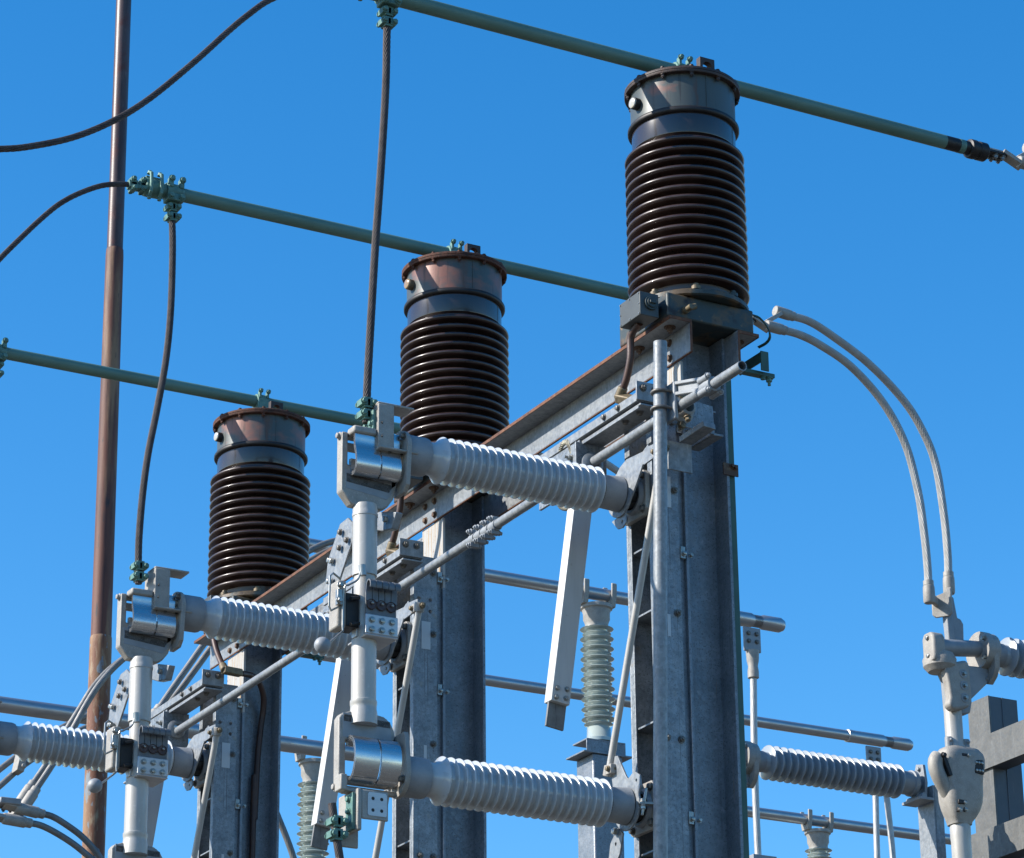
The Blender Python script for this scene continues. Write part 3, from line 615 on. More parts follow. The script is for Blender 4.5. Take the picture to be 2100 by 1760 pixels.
# ================================================================== switch blades: hinge castings, straps, tube, contacts
def contact_block(t):
    y = YS[0]
    # bright box with the three discs and curled fingers
    mb = MB(); mb.box(4.826, 4.960, y-.078, y-.070, 5.168, 5.245); mb.box(4.826, 4.960, y-.0785, y+.075, 5.160, 5.168); mb.box(4.815, 4.826, y-.02, y+.02, 5.168, 5.22); cb_ = mb.build('contact_box', SHEET, t, .004)
    for x in (4.852, 4.893, 4.934):
        for z in (5.186, 5.222):
            mb = MB(); mb.hexb((x, y-.078, z), -Y, .0098, .006); mb.build('box_bolt', ZINC, cb_)
    mb = MB(); mb.box(4.830, 4.956, y-.070, y-.062, 5.245, 5.365); mb.build('finger_plate', FINGER, t, .002)
    for k in range(5):
        x0_ = 4.829+k*.0258
        pr = [(y-.071, 5.30), (y-.0715, 5.33)] + [(y-.084+.020*math.cos(math.radians(a))*-1-.004, 5.352+.022*math.sin(math.radians(a))) for a in range(150, -70, -18)]
        pr = [(y-.0705, 5.295), (y-.0705, 5.34)] + [(y-.0905+.020*math.cos(math.radians(a)), 5.350+.024*math.sin(math.radians(a))) for a in range(0, 231, 21)]
        mb = MB(); mb.sweep(pr, x0_, x0_+.0235, .0055); mb.build('contact_finger', FINGER, t, .001)
    for x in (4.851, 4.892, 4.933):
        mb = MB(); mb.lathe((x, y-.0695, 5.283), -Y, [(.019, 0), (.0205, .003), (.0205, .008), (.0185, .009), (.0175, .0065), (0, .0055)], 26); dc_ = mb.build('disc', DISC, t)
        mb = MB(); mb.ball((x+.002, y-.081, 5.287), .0055, 12); mb.build('disc_stud', ZINC, dc_)
    # lock side: post, guide loop, latch and ball weight
    mb = MB(); mb.box(4.732, 4.768, y-.035, y+.045, 5.19, 5.375); mb.build('latch_post', CAST, t, .008)
    mb = MB(); mb.box(4.768, 4.822, y-.03, y+.055, 5.20, 5.33); mb.build('latch_body', DARK, t, .003)
    mb = MB(); mb.box(4.722, 4.742, y-.055, y-.034, 5.27, 5.33); mb.hexb((4.732, y-.055, 5.345), -Y, .010, .010); mb.hexb((4.728, y-.055, 5.285), -Y, .010, .010); mb.box(4.728, 4.733, y-.052, y-.042, 5.285, 5.35); mb.build('latch_block', ZINC, t, .003)
    mb = MB(); mb.tube([V((4.735, y-.05, 5.37))]+[V((4.70, y-.06, 5.385)), V((4.685, y-.065, 5.37)), V((4.680, y-.07, 5.25)), V((4.688, y-.07, 5.235)), V((4.725, y-.05, 5.26))], .0042, 10); mb.build('guide_loop', ZINC, t)
    mb = MB(); mb.tube(curve([V((4.812, y-.062, 5.415)), V((4.80, y-.06, 5.375)), V((4.765, y-.055, 5.35)), V((4.748, y-.05, 5.33)), V((4.748, y-.045, 5.19)), V((4.740, y-.055, 5.165)), V((4.65, y-.125, 5.085))], .01), .0042, 10)
    mb.cyl((4.822, y-.06, 5.395), (4.818, y-.06, 5.435), .014, n=14); mb.build('latch_rod', ZINC, t)
    mb = MB(); mb.ball((4.622, y-.14, 5.072), .0305, 28); mb.build('ball_weight', CASTG, t)
    for z in (5.20, 5.30): 
        mb = MB(); mb.cyl((4.775, y-.055, z), (4.815, y-.045, z+.012), .007, n=12); mb.build('latch_pin', DARK, t)
    # fixed earthing contact: folded plate behind the tube
    P = [at(a, b, 'x', 4.83) for a, b in ((713, 1062), (722, 1072), (722, 1110), (692, 1200), (668, 1192), (672, 1150), (697, 1075))]
    mb = MB(); mb.prism([(-(p.y-y), p.z) for p in P], V((4.83, y, 0)), -Y, Z, -.008); ep_ = mb.build('earthing_plate', GALV, t, .002)
    for a, b in ((699, 1092), (712, 1108), (697, 1124), (681, 1151), (677, 1150), (675, 1193), (680, 1192)):
        mb = MB(); mb.hexb(at(a, b, 'x', 4.822), -X, .010, .009); mb.build('earthing_bolt', ZINC if b > 1140 else BOLTD, ep_)
    P = [at(a, b, 'x', 4.945) for a, b in ((768, 1050), (812, 1050), (803, 1085), (783, 1090), (760, 1086))]
    mb = MB(); mb.prism([(-(p.y-y), p.z) for p in P], V((4.945, y, 0)), -Y, Z, -.03); mb.build('earthing_bracket', GALV, t, .004)
    mb = MB(); mb.hexb(at(793, 1066, 'x', 4.937), -X, .012, .010); mb.build('bracket_bolt', ZINC, t)
def casting(t, top):
    y = YS[0]; zc = 5.905 if top else 4.66; s_ = 1 if top else -1
    zz = lambda h: zc + s_*h            # h grows from the middle of the switch toward the outer end
    # yoke: frame in the XZ plane with a window
    yk = y+.018
    out = [(4.757, .075), (4.757, -.165), (4.80, -.215), (4.925, -.215), (4.95, -.20), (4.975, -.165), (4.985, -.125), (4.990, -.10), (4.990, .04), (4.968, .04), (4.968, -.055), (4.782, -.055), (4.782, .075)]
    if not top: out = [(4.757, .075), (4.757, -.195), (4.768, -.212), (4.80, -.225), (4.90, -.228), (4.94, -.222), (4.965, -.205), (4.982, -.175), (4.988, -.13), (4.990, -.11), (4.990, .04), (4.968, .04), (4.968, -.115), (4.785, -.115), (4.785, .0), (4.79, .05), (4.80, .075)]
    P = [(a, zz(b)) for a, b in out]
    mb = MB(); mb.prism(P, V((0, yk+.022, 0)), X, Z, .045); yo_ = mb.build('yoke', CAST, t, .006, seg=3)
    mb = MB(); mb.prism([(a, zz(b)) for a, b in (((4.776, -.092), (4.965, -.110), (4.965, -.122), (4.955, -.142), (4.776, -.126)) if top else ((4.776, -.185), (4.965, -.180), (4.965, -.203), (4.776, -.210)))], V((0, yk-.0225, 0)), X, Z, .003); mb.build('weld_strip', WELD, yo_, .001)
    mb = MB(); mb.prism([(a, zz(b)) for a, b in (((4.772, -.078), (4.968, -.085), (4.965, -.150), (4.945, -.172), (4.90, -.165), (4.775, -.152)) if top else ((4.772, -.125), (4.972, -.125), (4.968, -.19), (4.95, -.214), (4.772, -.217)))], V((0, yk-.0215, 0)), X, Z, .0025); mb.build('yoke_recess', CASTG, yo_, .001)
    mb = MB(); mb.box(4.782, 4.969, yk+.0, yk+.022, min(zz(.012), zz(.042)), max(zz(.012), zz(.042))); mb.cyl((4.765, yk, zz(.062)), (5.0, yk, zz(.062)), .011, n=16); mb.hexb((4.757, yk, zz(.062)), -X, .012, .01); mb.build('hinge_pin', CAST, t, .002)
    lo_ = 0 if top else -.055
    # laminated strap rolls, two side by side
    lay = [(-.040, .085), (-.045, .055), (-.045, .020), (-.055, -.012), (-.062, -.045), (-.060, -.072), (-.048, -.094), (-.028, -.104), (-.008, -.098), (.004, -.080), (.008, -.055), (.006, -.03)]
    if not top:
        lay = [(-.012, .045), (-.032, .042), (-.052, .027), (-.066, .0), (-.074, -.035), (-.073, -.068), (-.063, -.098), (-.045, -.119), (-.02, -.128), (.004, -.116), (.008, -.094)]
    for x0_, x1_ in ((4.792, 4.892), (4.899, 4.980)):
        for k in range(4):
            o_ = -k*.0042
            pr = [(y+a+o_*.0, zz(b)) for a, b in lay]
            c_ = [(p[0], p[1]) for p in [(q.x, q.y) for q in curve([V((a, b, 0)) for a, b in pr], .006)]]
            # inner leaves sit behind the outer one
            def inset(pp, dd):
                r_ = []
                for i, p in enumerate(pp):
                    a, b = pp[max(i-1, 0)], pp[min(i+1, len(pp)-1)]; dx, dz = b[0]-a[0], b[1]-a[1]; l = math.hypot(dx, dz)
                    r_.append((p[0]-dz/l*dd*s_, p[1]+dx/l*dd*s_))
                return r_
            mb = MB(); mb.sweep(inset(c_, .0042*k), x0_+.0015*(k % 2), x1_-.0012*(k % 2), .0032*s_); mb.build('strap_leaf', SHINY, t, sharp=40)
    # outer terminal bracket
    if top:
        mb = MB(); mb.box(4.880, 4.891, y-.062, y+.052, 5.918, 6.098); mb.box(4.880, 4.948, y-.0625, y-.052, 5.920, 6.0975)
        mb.box(4.8805, 5.035, y-.060, y+.030, 6.096, 6.106); mb.box(4.8795, 5.045, y-.078, y+.050, 5.910, 5.920); mb.build('terminal_bracket', CAST, t, .004)
        for a in (4.935, 4.985):
            for b in (-.05, -.005):
                mb = MB(); mb.cyl((a, y+b, 5.9105), (a, y+b, 5.9085), .007, n=14); mb.build('bracket_hole', DARK, t)
        for z in (6.02, 5.965):
            mb = MB(); mb.cyl((4.891, y-.055, z), (4.899, y-.0635, z), .006, n=12); mb.build('bracket_stud', BOLTD, t)
        mb = MB(); mb.box(4.783, 4.880, y-.055, y+.01, 5.965, 5.995); mb.build('terminal_lip', CAST, t, .008)
        mb = MB(); mb.cyl((4.945, y-.02, 5.965), (5.035, y-.02, 5.965), .017, n=18); mb.build('spacer_boss', CAST, t)
    else:
        mb = MB(); mb.box(4.748, 4.775, y-.045, y+.01, 4.575, 4.635); mb.box(4.775, 4.90, y-.03, y+.02, 4.575, 4.592)
        mb.box(4.819, 4.926, y-.075, y-.064, 4.468, 4.577); mb.box(4.801, 4.8195, y-.075, y+.085, 4.425, 4.580); mb.box(4.81, 4.885, y+.085, y+.097, 4.40, 4.56); mb.build('terminal_bracket', CAST, t, .005)
        mb = MB(); mb.prism([(4.846, 4.482), (4.913, 4.482), (4.918, 4.487), (4.918, 4.562), (4.912, 4.569), (4.848, 4.569), (4.841, 4.562), (4.841, 4.488)], V((0, y-.0755, 0)), X, Z, .002, [(4.862, 4.503, .0068), (4.897, 4.503, .0068), (4.862, 4.546, .0068), (4.897, 4.546, .0068)]); mb.build('terminal_face', SHEET, t)
        for a in (4.862, 4.897):
            for b in (4.503, 4.546):
                mb = MB(); mb.cyl((a, y-.0748, b), (a, y-.0762, b), .0065, n=14); mb.build('terminal_hole', DARK, t)
    zc_ = 5.935 if top else 4.668
    mb = MB(); P = circ(0, zc, .086, 18, 0, 180) if top else circ(0, zc, .086, 18, 180, 360)
    if top: P = [(a, b) for a, b in P] + [(-.07, zz(-.15)), (-.03, zz(-.175)), (.045, zz(-.175)), (.07, zz(-.15))]
    else: P = [(a, b) for a, b in P] + [(.07, zz(-.13)), (.06, zz(-.15)), (-.06, zz(-.15)), (-.07, zz(-.13))]
    mb.prism(P, V((5.0125, y, zc_-zc)), -Y, Z, .018); en_ = mb.build('end_plate', CAST, t, .004)
    for a, b in ((-.055, .05), (.055, .05)):
        mb = MB(); mb.hexb((4.994, y+a, zz(b)+.03), -X, .012, .013); mb.build('end_bolt', BOLTD, en_)
def switch():
    y = YS[0]
    t = thing('disconnect_switch', (4.856, y, 5.3), 'upright aluminium switch blade with rolled metal straps at both ends, in the middle', 'switch', 'upright switch blades on the white insulators')
    mb = MB(); mb.cyl((4.858, y, 5.415), (4.858, y, 5.665), .0465, n=48); mb.lathe((4.858, y, 5.648), Z, [(.0465, 0), (.0485, .002), (.0485, .014), (.0465, .018), (.047, .03), (.044, .05)], 40); mb.build('upper_tube', ALU, t)
    mb = MB(); mb.cyl((4.858, y, 4.905), (4.858, y, 5.162), .0465, n=48); mb.lathe((4.858, y, 4.838), Z, [(.0, 0), (.052, .001), (.0515, .045), (.0485, .06), (.0485, .075), (.050, .078), (.050, .092), (.0465, .094)], 40); mb.build('lower_tube', ALU, t)
    mb = MB(); mb.cyl((4.858, y, 5.162), (4.858, y, 5.415), .040, n=32); mb.build('contact_core', ALU, t)
    casting(t, True); casting(t, False); contact_block(t)
    return t
sw = switch()
dup_sw(sw, 1, 'upright aluminium switch blade with rolled straps and ball weight beside the rusty mast')
dup_sw(sw, 2, 'upright aluminium switch blade of the left switch, outside the left picture edge')

# cable on the lowest terminal
t = thing('drop_cable', (4.84, y0, 4.4), 'dark stranded cable clamped under the lowest rolled strap at the bottom', 'cable', 'dark drop cables to the switches')
pts = [at(a, b, 'y', y0-.02) for a, b in ((681, 1648), (686, 1690), (692, 1730), (697, 1762), (702, 1800))] + [V((4.90, y0+.02, 3.6)), V((5.0, y0+.05, 2.8))]
mb = MB(); mb.strand(pts, .0155, 11, .15, 33, .12); mb.build('cable', COPPER, t, sharp=60)
mb = MB(); clampset(mb, at(690, 1700, 'y', y0-.02), Z); mb.box(4.788, 4.800, y0-.06, y0-.005, 4.43, 4.565); mb.build('connector', GREENF, t, .003)
for z in (4.50, 4.545): mb = MB(); mb.hexb((4.788, y0-.03, z), -X, .0105, .008); mb.build('pad_bolt', GREENF, t)

# ================================================================== operating pipe and its supports
PX, PZ = 6.0, 6.152
t = thing('operating_pipe', (PX, 9.0, PZ), 'long galvanised pipe from the left column to an open end at the right column', 'pipe')
mb = MB(); mb.pipe((PX, 9.015, PZ+.012), (PX, 14.95, PZ-.018), .0205, .0165, 28); mb.build('pipe', GALV, t)
yj = at(995, 1088, 'x', PX).y
for k in range(4):
    mb = MB(); q = V((PX, yj-.09+k*.062, PZ)); mb.lathe(q-Y*.022, Y, [(.0205, 0), (.0245, .001), (.0245, .043), (.0205, .044)], 20)
    for s_ in (-1, 1): mb.obb(q+V((s_*.006, -.013, .03*s_)), q+V((s_*.006, .013, .03*s_)), X, .021, .010); mb.hexb(q+V((-.018, 0, .03*s_)), -X, .011, .012, .01); mb.hexb(q+V((.018, 0, .03*s_)), X, .009, .01)
    mb.build('coupling', CASTG, t, .002)
y0 = YS[0]
def support():
    y = YS[0]
    t = thing('pipe_bracket', (6.02, y, 6.26), 'galvanised arm with a round pipe bearing, on the right column above the white insulator', 'bracket', 'arms that carry the operating pipe')
    mb = MB(); mb.box(5.950, 5.958, y-.19, y+.60, 6.262, 6.298); mb.box(5.958, 6.064, y-.19, y+.60, 6.262, 6.270); mb.build('angle_arm', GALV, t, .0015)
    mb = MB(); mb.prism([(5.962, -.20), (6.064, -.20), (6.064, .36), (6.05, .36), (6.05, .28), (6.03, .27), (5.962, .27)], V((0, y, 6.245)), X, Y, .007); mb.box(5.960, 5.967, y-.185, y+.27, 6.235, 6.2445); mb.build('seat_plate', GALV, t, .001)
    for dy in (-.13, -.02): 
        mb = MB(); mb.hexb((6.0, y+dy, 6.2455), -Z, .012, .01, .006); mb.hexb((5.95, y+dy+.08, 6.281), -X, .0105, .009); mb.build('arm_bolt', BOLTD, t)
    mb = MB(); mb.box(5.946, 6.066, y-.20, y-.191, 6.265, 6.345); mb.build('end_tab', GALV, t, .002)
    mb = MB(); mb.hexb((5.975, y-.200, 6.318), -Y, .012, .01, .014); mb.build('tab_bolt', BOLTD, t)
    mb = MB(); mb.hexb((6.03, y-.200, 6.318), -Y, .012, .01, .014); mb.build('tab_bolt', BOLTD, t)
    mb = MB(); mb.prism([(-.065, -.12), (.065, -.12), (.072, -.11), (.072, .09), (-.072, .09), (-.072, -.11)], V((PX, y+.262, PZ)), X, Z, .009, [(-.05, -.095, .006), (.05, -.095, .006), (0, 0, .03)]); mb.build('bearing_plate', GALVD, t, .002)
    mb = MB(); mb.lathe((PX, y+.25, PZ), -Y, [(.049, -.004), (.049, .010), (.040, .016), (.030, .020), (.022, .021), (.022, -.004)], 36); mb.build('bearing_collar', GALV, t)
    mb = MB(); mb.box(5.95, 5.962, y+.262, y+.60, 6.06, 6.255); mb.build('side_plate', GALVD, t, .002)
    for k in range(3):
        mb = MB(); mb.hexb((5.95, y+.33+k*.1, 6.20), -X, .012, .012, .02); mb.build('side_bolt', ZINC, t)
    return t
sp = support()
dup(sp, YS[1]-y0, 'galvanised arm with bolted end tab at the top of the middle switch frame')
dup(sp, YS[2]-y0, 'galvanised arm with a round pipe bearing, on the left column')
def earth_blade(y, label, tip):
    t = thing('earthing_switch', (5.98, y+.36, PZ), label, 'blade', 'white hanging earthing blades')
    a = V((6.022, y+.36, 6.12)); b = V((5.886, y+.365, 5.158)); d = (b-a).normalized()
    mb = MB(); mb.obb(a, b, X, .042, .029); mb.build('blade_tube', BLADE, t, .0025)
    mb = MB(); q = b-d*.004; mb.obb(q, q+d*.105, X, .040, .006); mb.build('contact_tip', TIPM, t, .001)
    for u in (-.022, .022):
        for v in (.02, .058):
            mb = MB(); p = b-d*v+X*u-Y*.029; mb.hexb(p, -Y, .0085, .007, .004); mb.build('tip_bolt', ZINC, t)
    mb = MB(); mb.box(5.955, 6.045, y+.32, y+.40, PZ-.045, PZ+.035); mb.lathe((PX, y+.31, PZ), Y, [(.021, 0), (.034, .002), (.034, .098), (.021, .1)], 24); mb.build('pivot_clamp', CASTG, t, .005)
    mb = MB(); mb.hexb((5.955, y+.34, PZ+.0), -X, .011, .01, .01); mb.hexb((5.955, y+.38, PZ-.02), -X, .011, .01, .01); mb.build('pivot_bolt', ZINC, t)
    for k in range(2):
        pl = ([(1150, 925), (1158, 908), (1168, 912), (1177, 940), (1184, 970), (1186, 1005), (1178, 1032), (1165, 1042), (1152, 1040), (1146, 1030)], [(1185, 925), (1190, 908), (1203, 914), (1217, 945), (1224, 975), (1222, 1005), (1208, 1025), (1190, 1030), (1180, 1025), (1176, 1015)])[k]
        pts = [at(a, b, 'y', yb) for (a, b), yb in zip(pl, [y+v for v in (.42, .38, .35, .33, .33, .34, .36, .39, .42, .43)])]
        mb = MB(); mb.strand(pts, .0125, 8, .10, 32, .22, .012); mb.build('earthing_braid', BRAID, t, sharp=60)
    return t
e = earth_blade(YS[0], 'white rectangular earthing blade hanging behind the middle white insulator, with a grey tip', 0)
dup(e, YS[1]-y0+.08, 'white rectangular earthing blade with a blackened worn tip, behind the lower rolled strap')
dup(e, YS[2]-y0+.15, 'white rectangular earthing blade hanging at the lower left behind the round ball weight')

# upright drive pipe with its U bolts and the crank that turns the operating pipe
t = thing('drive_pipe', (5.93, 9.46, 0), 'upright galvanised pipe with a cut top in front of the right column', 'pipe')
dv = at(1354, 702, 'x', 5.93); db = at(1354.5, 1750, 'x', 5.93); d = (db-dv).normalized(); bot = dv + d*(6.46/abs(d.z))
mb = MB(); mb.pipe(dv, bot, .0268, .022, 36); mb.build('pipe', GALV, t)
t = thing('drive_crank', (PX, 9.45, 6.2), 'cast double rail crank with two U bolts joining the upright pipe to the operating pipe', 'crank')
cU = at(1354, 822, 'x', 5.975); 
for py in (806, 840):
    q = at(1354, py, 'x', 5.93)
    mb = MB(); pts = [q+X*.035-Y*.0-Y*.03] ; pts = [q+V((.065, -.031, 0)), q+V((.01, -.033, 0))] + [q+V((-.033*math.sin(math.radians(a)), -.033*math.cos(math.radians(a)), 0)) for a in range(15, 170, 20)] + [q+V((.01, .033, 0)), q+V((.065, .031, 0))]
    mb.tube(pts, .0065, 12); mb.hexb(q+V((.06, -.031, 0)), X, .010, .012); mb.build('u_bolt', BOLTD, t)
mb = MB(); q = at(1354, 822, 'x', 5.93); mb.box(5.962, 5.980, q.y-.052, q.y+.045, q.z-.085, q.z+.07); mb.build('saddle', CASTG, t, .006)
ra = V((5.975, q.y-.03, q.z+.045)); rb = V((PX+.004, 9.255, PZ+.03))
for dz in (-.022, .022):
    mb = MB(); mb.obb(ra+Z*dz, rb+Z*dz, X, .011, .007); mb.build('rail', CASTG, t, .003)
mb = MB(); mb.obb(ra+X*.005, rb+X*.005, X, .004, .02); mb.build('rail_web', CASTG, t)
mb = MB(); q = V((PX, 9.245, PZ+.012)); mb.lathe(q-Y*.035, Y, [(.021, 0), (.030, .002), (.032, .03), (.030, .068), (.021, .07)], 24)
for a in (45, 135, 225, 315):
    d = V((math.cos(math.radians(a)), 0, math.sin(math.radians(a)))); mb.cyl(q+d*.036-Y*.03, q+d*.036+Y*.03, .014, n=14); mb.hexb(q+d*.04-Y*.03, -Y, .010, .01, .008)
mb.build('pipe_clamp', CASTG, t, .004)
# bearing box on the right column
t = thing('bearing_box', (6.1, 9.6, 6.15), 'grey steel bearing box bolted beside the upright pipe at the top of the right column', 'bracket')
yb = 9.60
P = [at(a, b, 'y', yb) for a, b in ((1368, 806), (1462, 834), (1466, 892), (1371, 866))]
mb = MB(); mb.prism([(p.x, p.z) for p in P], V((0, yb+.008, 0)), X, Z, .008); mb.build('front_plate', GALVD, t, .002)
x1 = P[1].x; zt, zb_ = P[1].z, P[2].z
mb = MB(); mb.box(x1-.008, x1, yb+.009, yb+.18, zb_, zt); mb.box(x1+.0005, x1+.045, yb+.0, yb+.18, zb_-.002, zb_+.007); mb.box(x1+.0005, x1+.032, yb+.03, yb+.18, zt-.012, zt-.004); mb.build('side_flanges', GALV, t, .001)
mb = MB(); P = [at(a, b, 'y', 9.66) for a, b in ((1390, 872), (1412, 878), (1394, 914), (1384, 912))]
mb.obb(at(1405, 905, 'y', 9.62), at(1455, 872, 'y', 9.47), X, .03, .012); mb.build('lower_lug', GALV, t, .002)
mb = MB(); mb.box(6.09, 6.20, 9.70, 9.708, 6.0, 6.12); mb.build('bright_plate', GALV, t, .001)
for px, py in ((1396, 872), (1410, 868)):
    mb = MB(); mb.hexb(at(px+2, py+2, 'y', 9.70), -Y, .013, .01); mb.build('plate_bolt', BOLTD, t)
for px, py in ((1397, 815), (1397, 893), (1452, 896)):
    mb = MB(); mb.hexb(at(px, py-20 if py > 880 else py-1, 'y', yb), -Y, .0145, .012, .004); mb.build('box_bolt', BRASSY, t)
mb = MB(); q = at(1398, 842, 'y', yb); mb.lathe(q, -Y, [(.055, 0), (.052, .006), (.034, .014), (.034, .05), (.024, .055), (.024, 0)], 28); mb.build('flanged_bearing', CAST, t)
mb = MB(); mb.hexb(q+V((-.0, -.04, -.042)), V((0, -.3, -1)), .011, .014); mb.build('set_screw', BRASSY, t)

# green strips, brackets and wires behind the columns
def greens(full):
    y = YS[0]
    t = thing('earth_strip', (6.49, y, 0), 'dark green strip running down the back of the right column', 'strip', 'green strips behind the columns')
    mb = MB(); mb.box(6.4335, 6.464, y-.092, y-.082, 0, 6.50); mb.box(6.454, 6.464, y-.0815, y-.03, 0, 6.50); mb.build('strip', GREENP, t, .002)
    mb = MB(); mb.box(6.400, 6.470, y-.1095, y-.1025, 6.06, 6.11); mb.hexb((6.455, y-.1095, 6.095), -Y, .008, .008); mb.hexb((6.440, y-.1095, 6.10), -Y, .008, .008); mb.build('strip_clip', BOLTR, t)
    return t
gs = greens(True)
def gbracket():
    y = YS[0]
    t = thing('green_bracket', (6.6, y-.1, 6.55), 'green steel bracket sticking out at the right of the right column', 'bracket', 'green brackets behind the columns')
    yb = y-.10
    a, b = at(1500, 752, 'y', yb), at(1588, 772, 'y', yb)
    mb = MB(); mb.box(a.x, b.x, yb-.005, yb+.03, b.z-.010, b.z+.008); mb.build('flat_bar', GREENP, t, .002)
    p, q = at(1560, 719, 'y', yb-.03), at(1578, 768, 'y', yb-.03)
    mb = MB(); mb.box(p.x, q.x, yb-.030, yb-.024, q.z+.012, p.z); mb.build('upright_plate', GREENP, t, .002)
    r = at(1520, 746, 'y', yb+.14)
    mb = MB(); mb.obb(V((p.x+.006, yb-.022, p.z-.025)), V((p.x+.006, yb+.14, p.z-.025)), X, .004, .022); mb.build('side_bar', GREENP, t, .001)
    mb = MB(); q = V((b.x-.02, yb+.01, b.z-.010)); mb.hexb(q, -Z, .013, .012, .02); mb.hexb(q+V((-.03, .0, 0)), -Z, .010, .008); mb.build('bracket_bolt', GREENF, t)
    return t
gb = gbracket(); dup(gb, YS[2]-y0, 'green steel bracket beside the left column, behind the galvanised pipe')
t = thing('earth_wire', at(1545, 646, 'y', 9.75), 'thin green wires looping at the foot of the right brown insulator', 'wire')
for k in range(2):
    mb = MB(); mb.tube(curve([at(1543+2*k, 646+2*k, 'y', 9.75), at(1558+2*k, 652+3*k, 'y', 9.75), at(1574+k, 672+2*k, 'y', 9.75), at(1580-2*k, 692-k, 'y', 9.75), at(1572-2*k, 705-2*k, 'y', 9.77), at(1556-2*k, 714-2*k, 'y', 9.80)], .01), .0034, 8); mb.build('wire', WIREG, t)

# ================================================================== rusty mast
t = thing('mast', (6.345, 16.3, 0), 'tall rusty round mast standing behind the equipment at the left', 'mast')
top, low = V((6.272, 16.3, 12.4)), V((6.345, 16.3, 0))
def mp(z): return low.lerp(top, z/12.4)
zj1 = at(216, 517, 'y', 16.3).z; zj2 = at(204, 1315, 'y', 16.3).z
mb = MB(); mb.cyl(mp(zj1+.02), mp(12.4), .049, .0475, 40); mb.build('upper_section', MASTS[0], t)
mb = MB(); mb.lathe(mp(zj2), mp(12)-mp(0), [(.0605, 0), (.0545, zj1-zj2-.02), (.0525, zj1-zj2+.025), (.049, zj1-zj2+.032)], 40); mb.build('middle_section', MASTS[1], t)
mb = MB(); mb.lathe(mp(0), mp(12)-mp(0), [(.068, 0), (.0645, zj2-.02), (.0635, zj2+.02), (.060, zj2+.028)], 40); mb.build('lower_section', MASTS[2], t)

# ================================================================== rear switches at the right
def rear_insulator(y, label):
    t = thing('post_insulator', (10.4, y, 6.355), label, 'insulator', 'white ribbed insulators of the rear switches')
    c = V((0, y, 6.355))
    mb = MB(); mb.lathe(c, X, [(.05, 9.385), (.060, 9.386), (.060, 9.44), (.054, 9.444)], 36); mb.build('end_cap', CASTG, t)
    prof = [(.053, 9.44), (.058, 9.455)]
    for k in range(19):
        x = 9.478+k*.0487; r = .099
        prof += [(.058, x-.010), (.068, x-.0062), (r-.003, x-.0030), (r-.0006, x-.0014), (r, x+.0004), (r-.0006, x+.0024), (r-.003, x+.0040), (.068, x+.0085), (.058, x+.012)]
    prof += [(.058, 10.37), (.05, 10.38)]
    mb = MB(); mb.lathe(c, X, prof, 72); mb.build('ribbed_body', PORR, t, sharp=65)
    mb = MB(); mb.lathe(c, X, [(.05, 10.372), (.066, 10.373), (.068, 10.40), (.068, 10.45), (.076, 10.455), (.076, 10.48), (.04, 10.482), (.032, 10.49), (.030, 10.54)], 36); mb.build('base_cap', CASTG, t)
    mb = MB(); mb.prism([(-.045, -.09), (.045, -.09), (.06, 0), (.045, .11), (-.02, .125), (-.06, .03)], c+X*10.54, -Y, Z, .018); mb.hexb(c+V((10.5215, -.01, .09)), -X, .012, .01); mb.obb(c+V((10.50, .08, -.105)), c+V((10.50, -.10, -.105)), X, .05, .008); mb.cyl(c+V((10.49, .07, -.088)), c+V((10.49, -.09, -.088)), .018, n=16); mb.build('mounting_bracket', CASTG, t, .003)
    return t
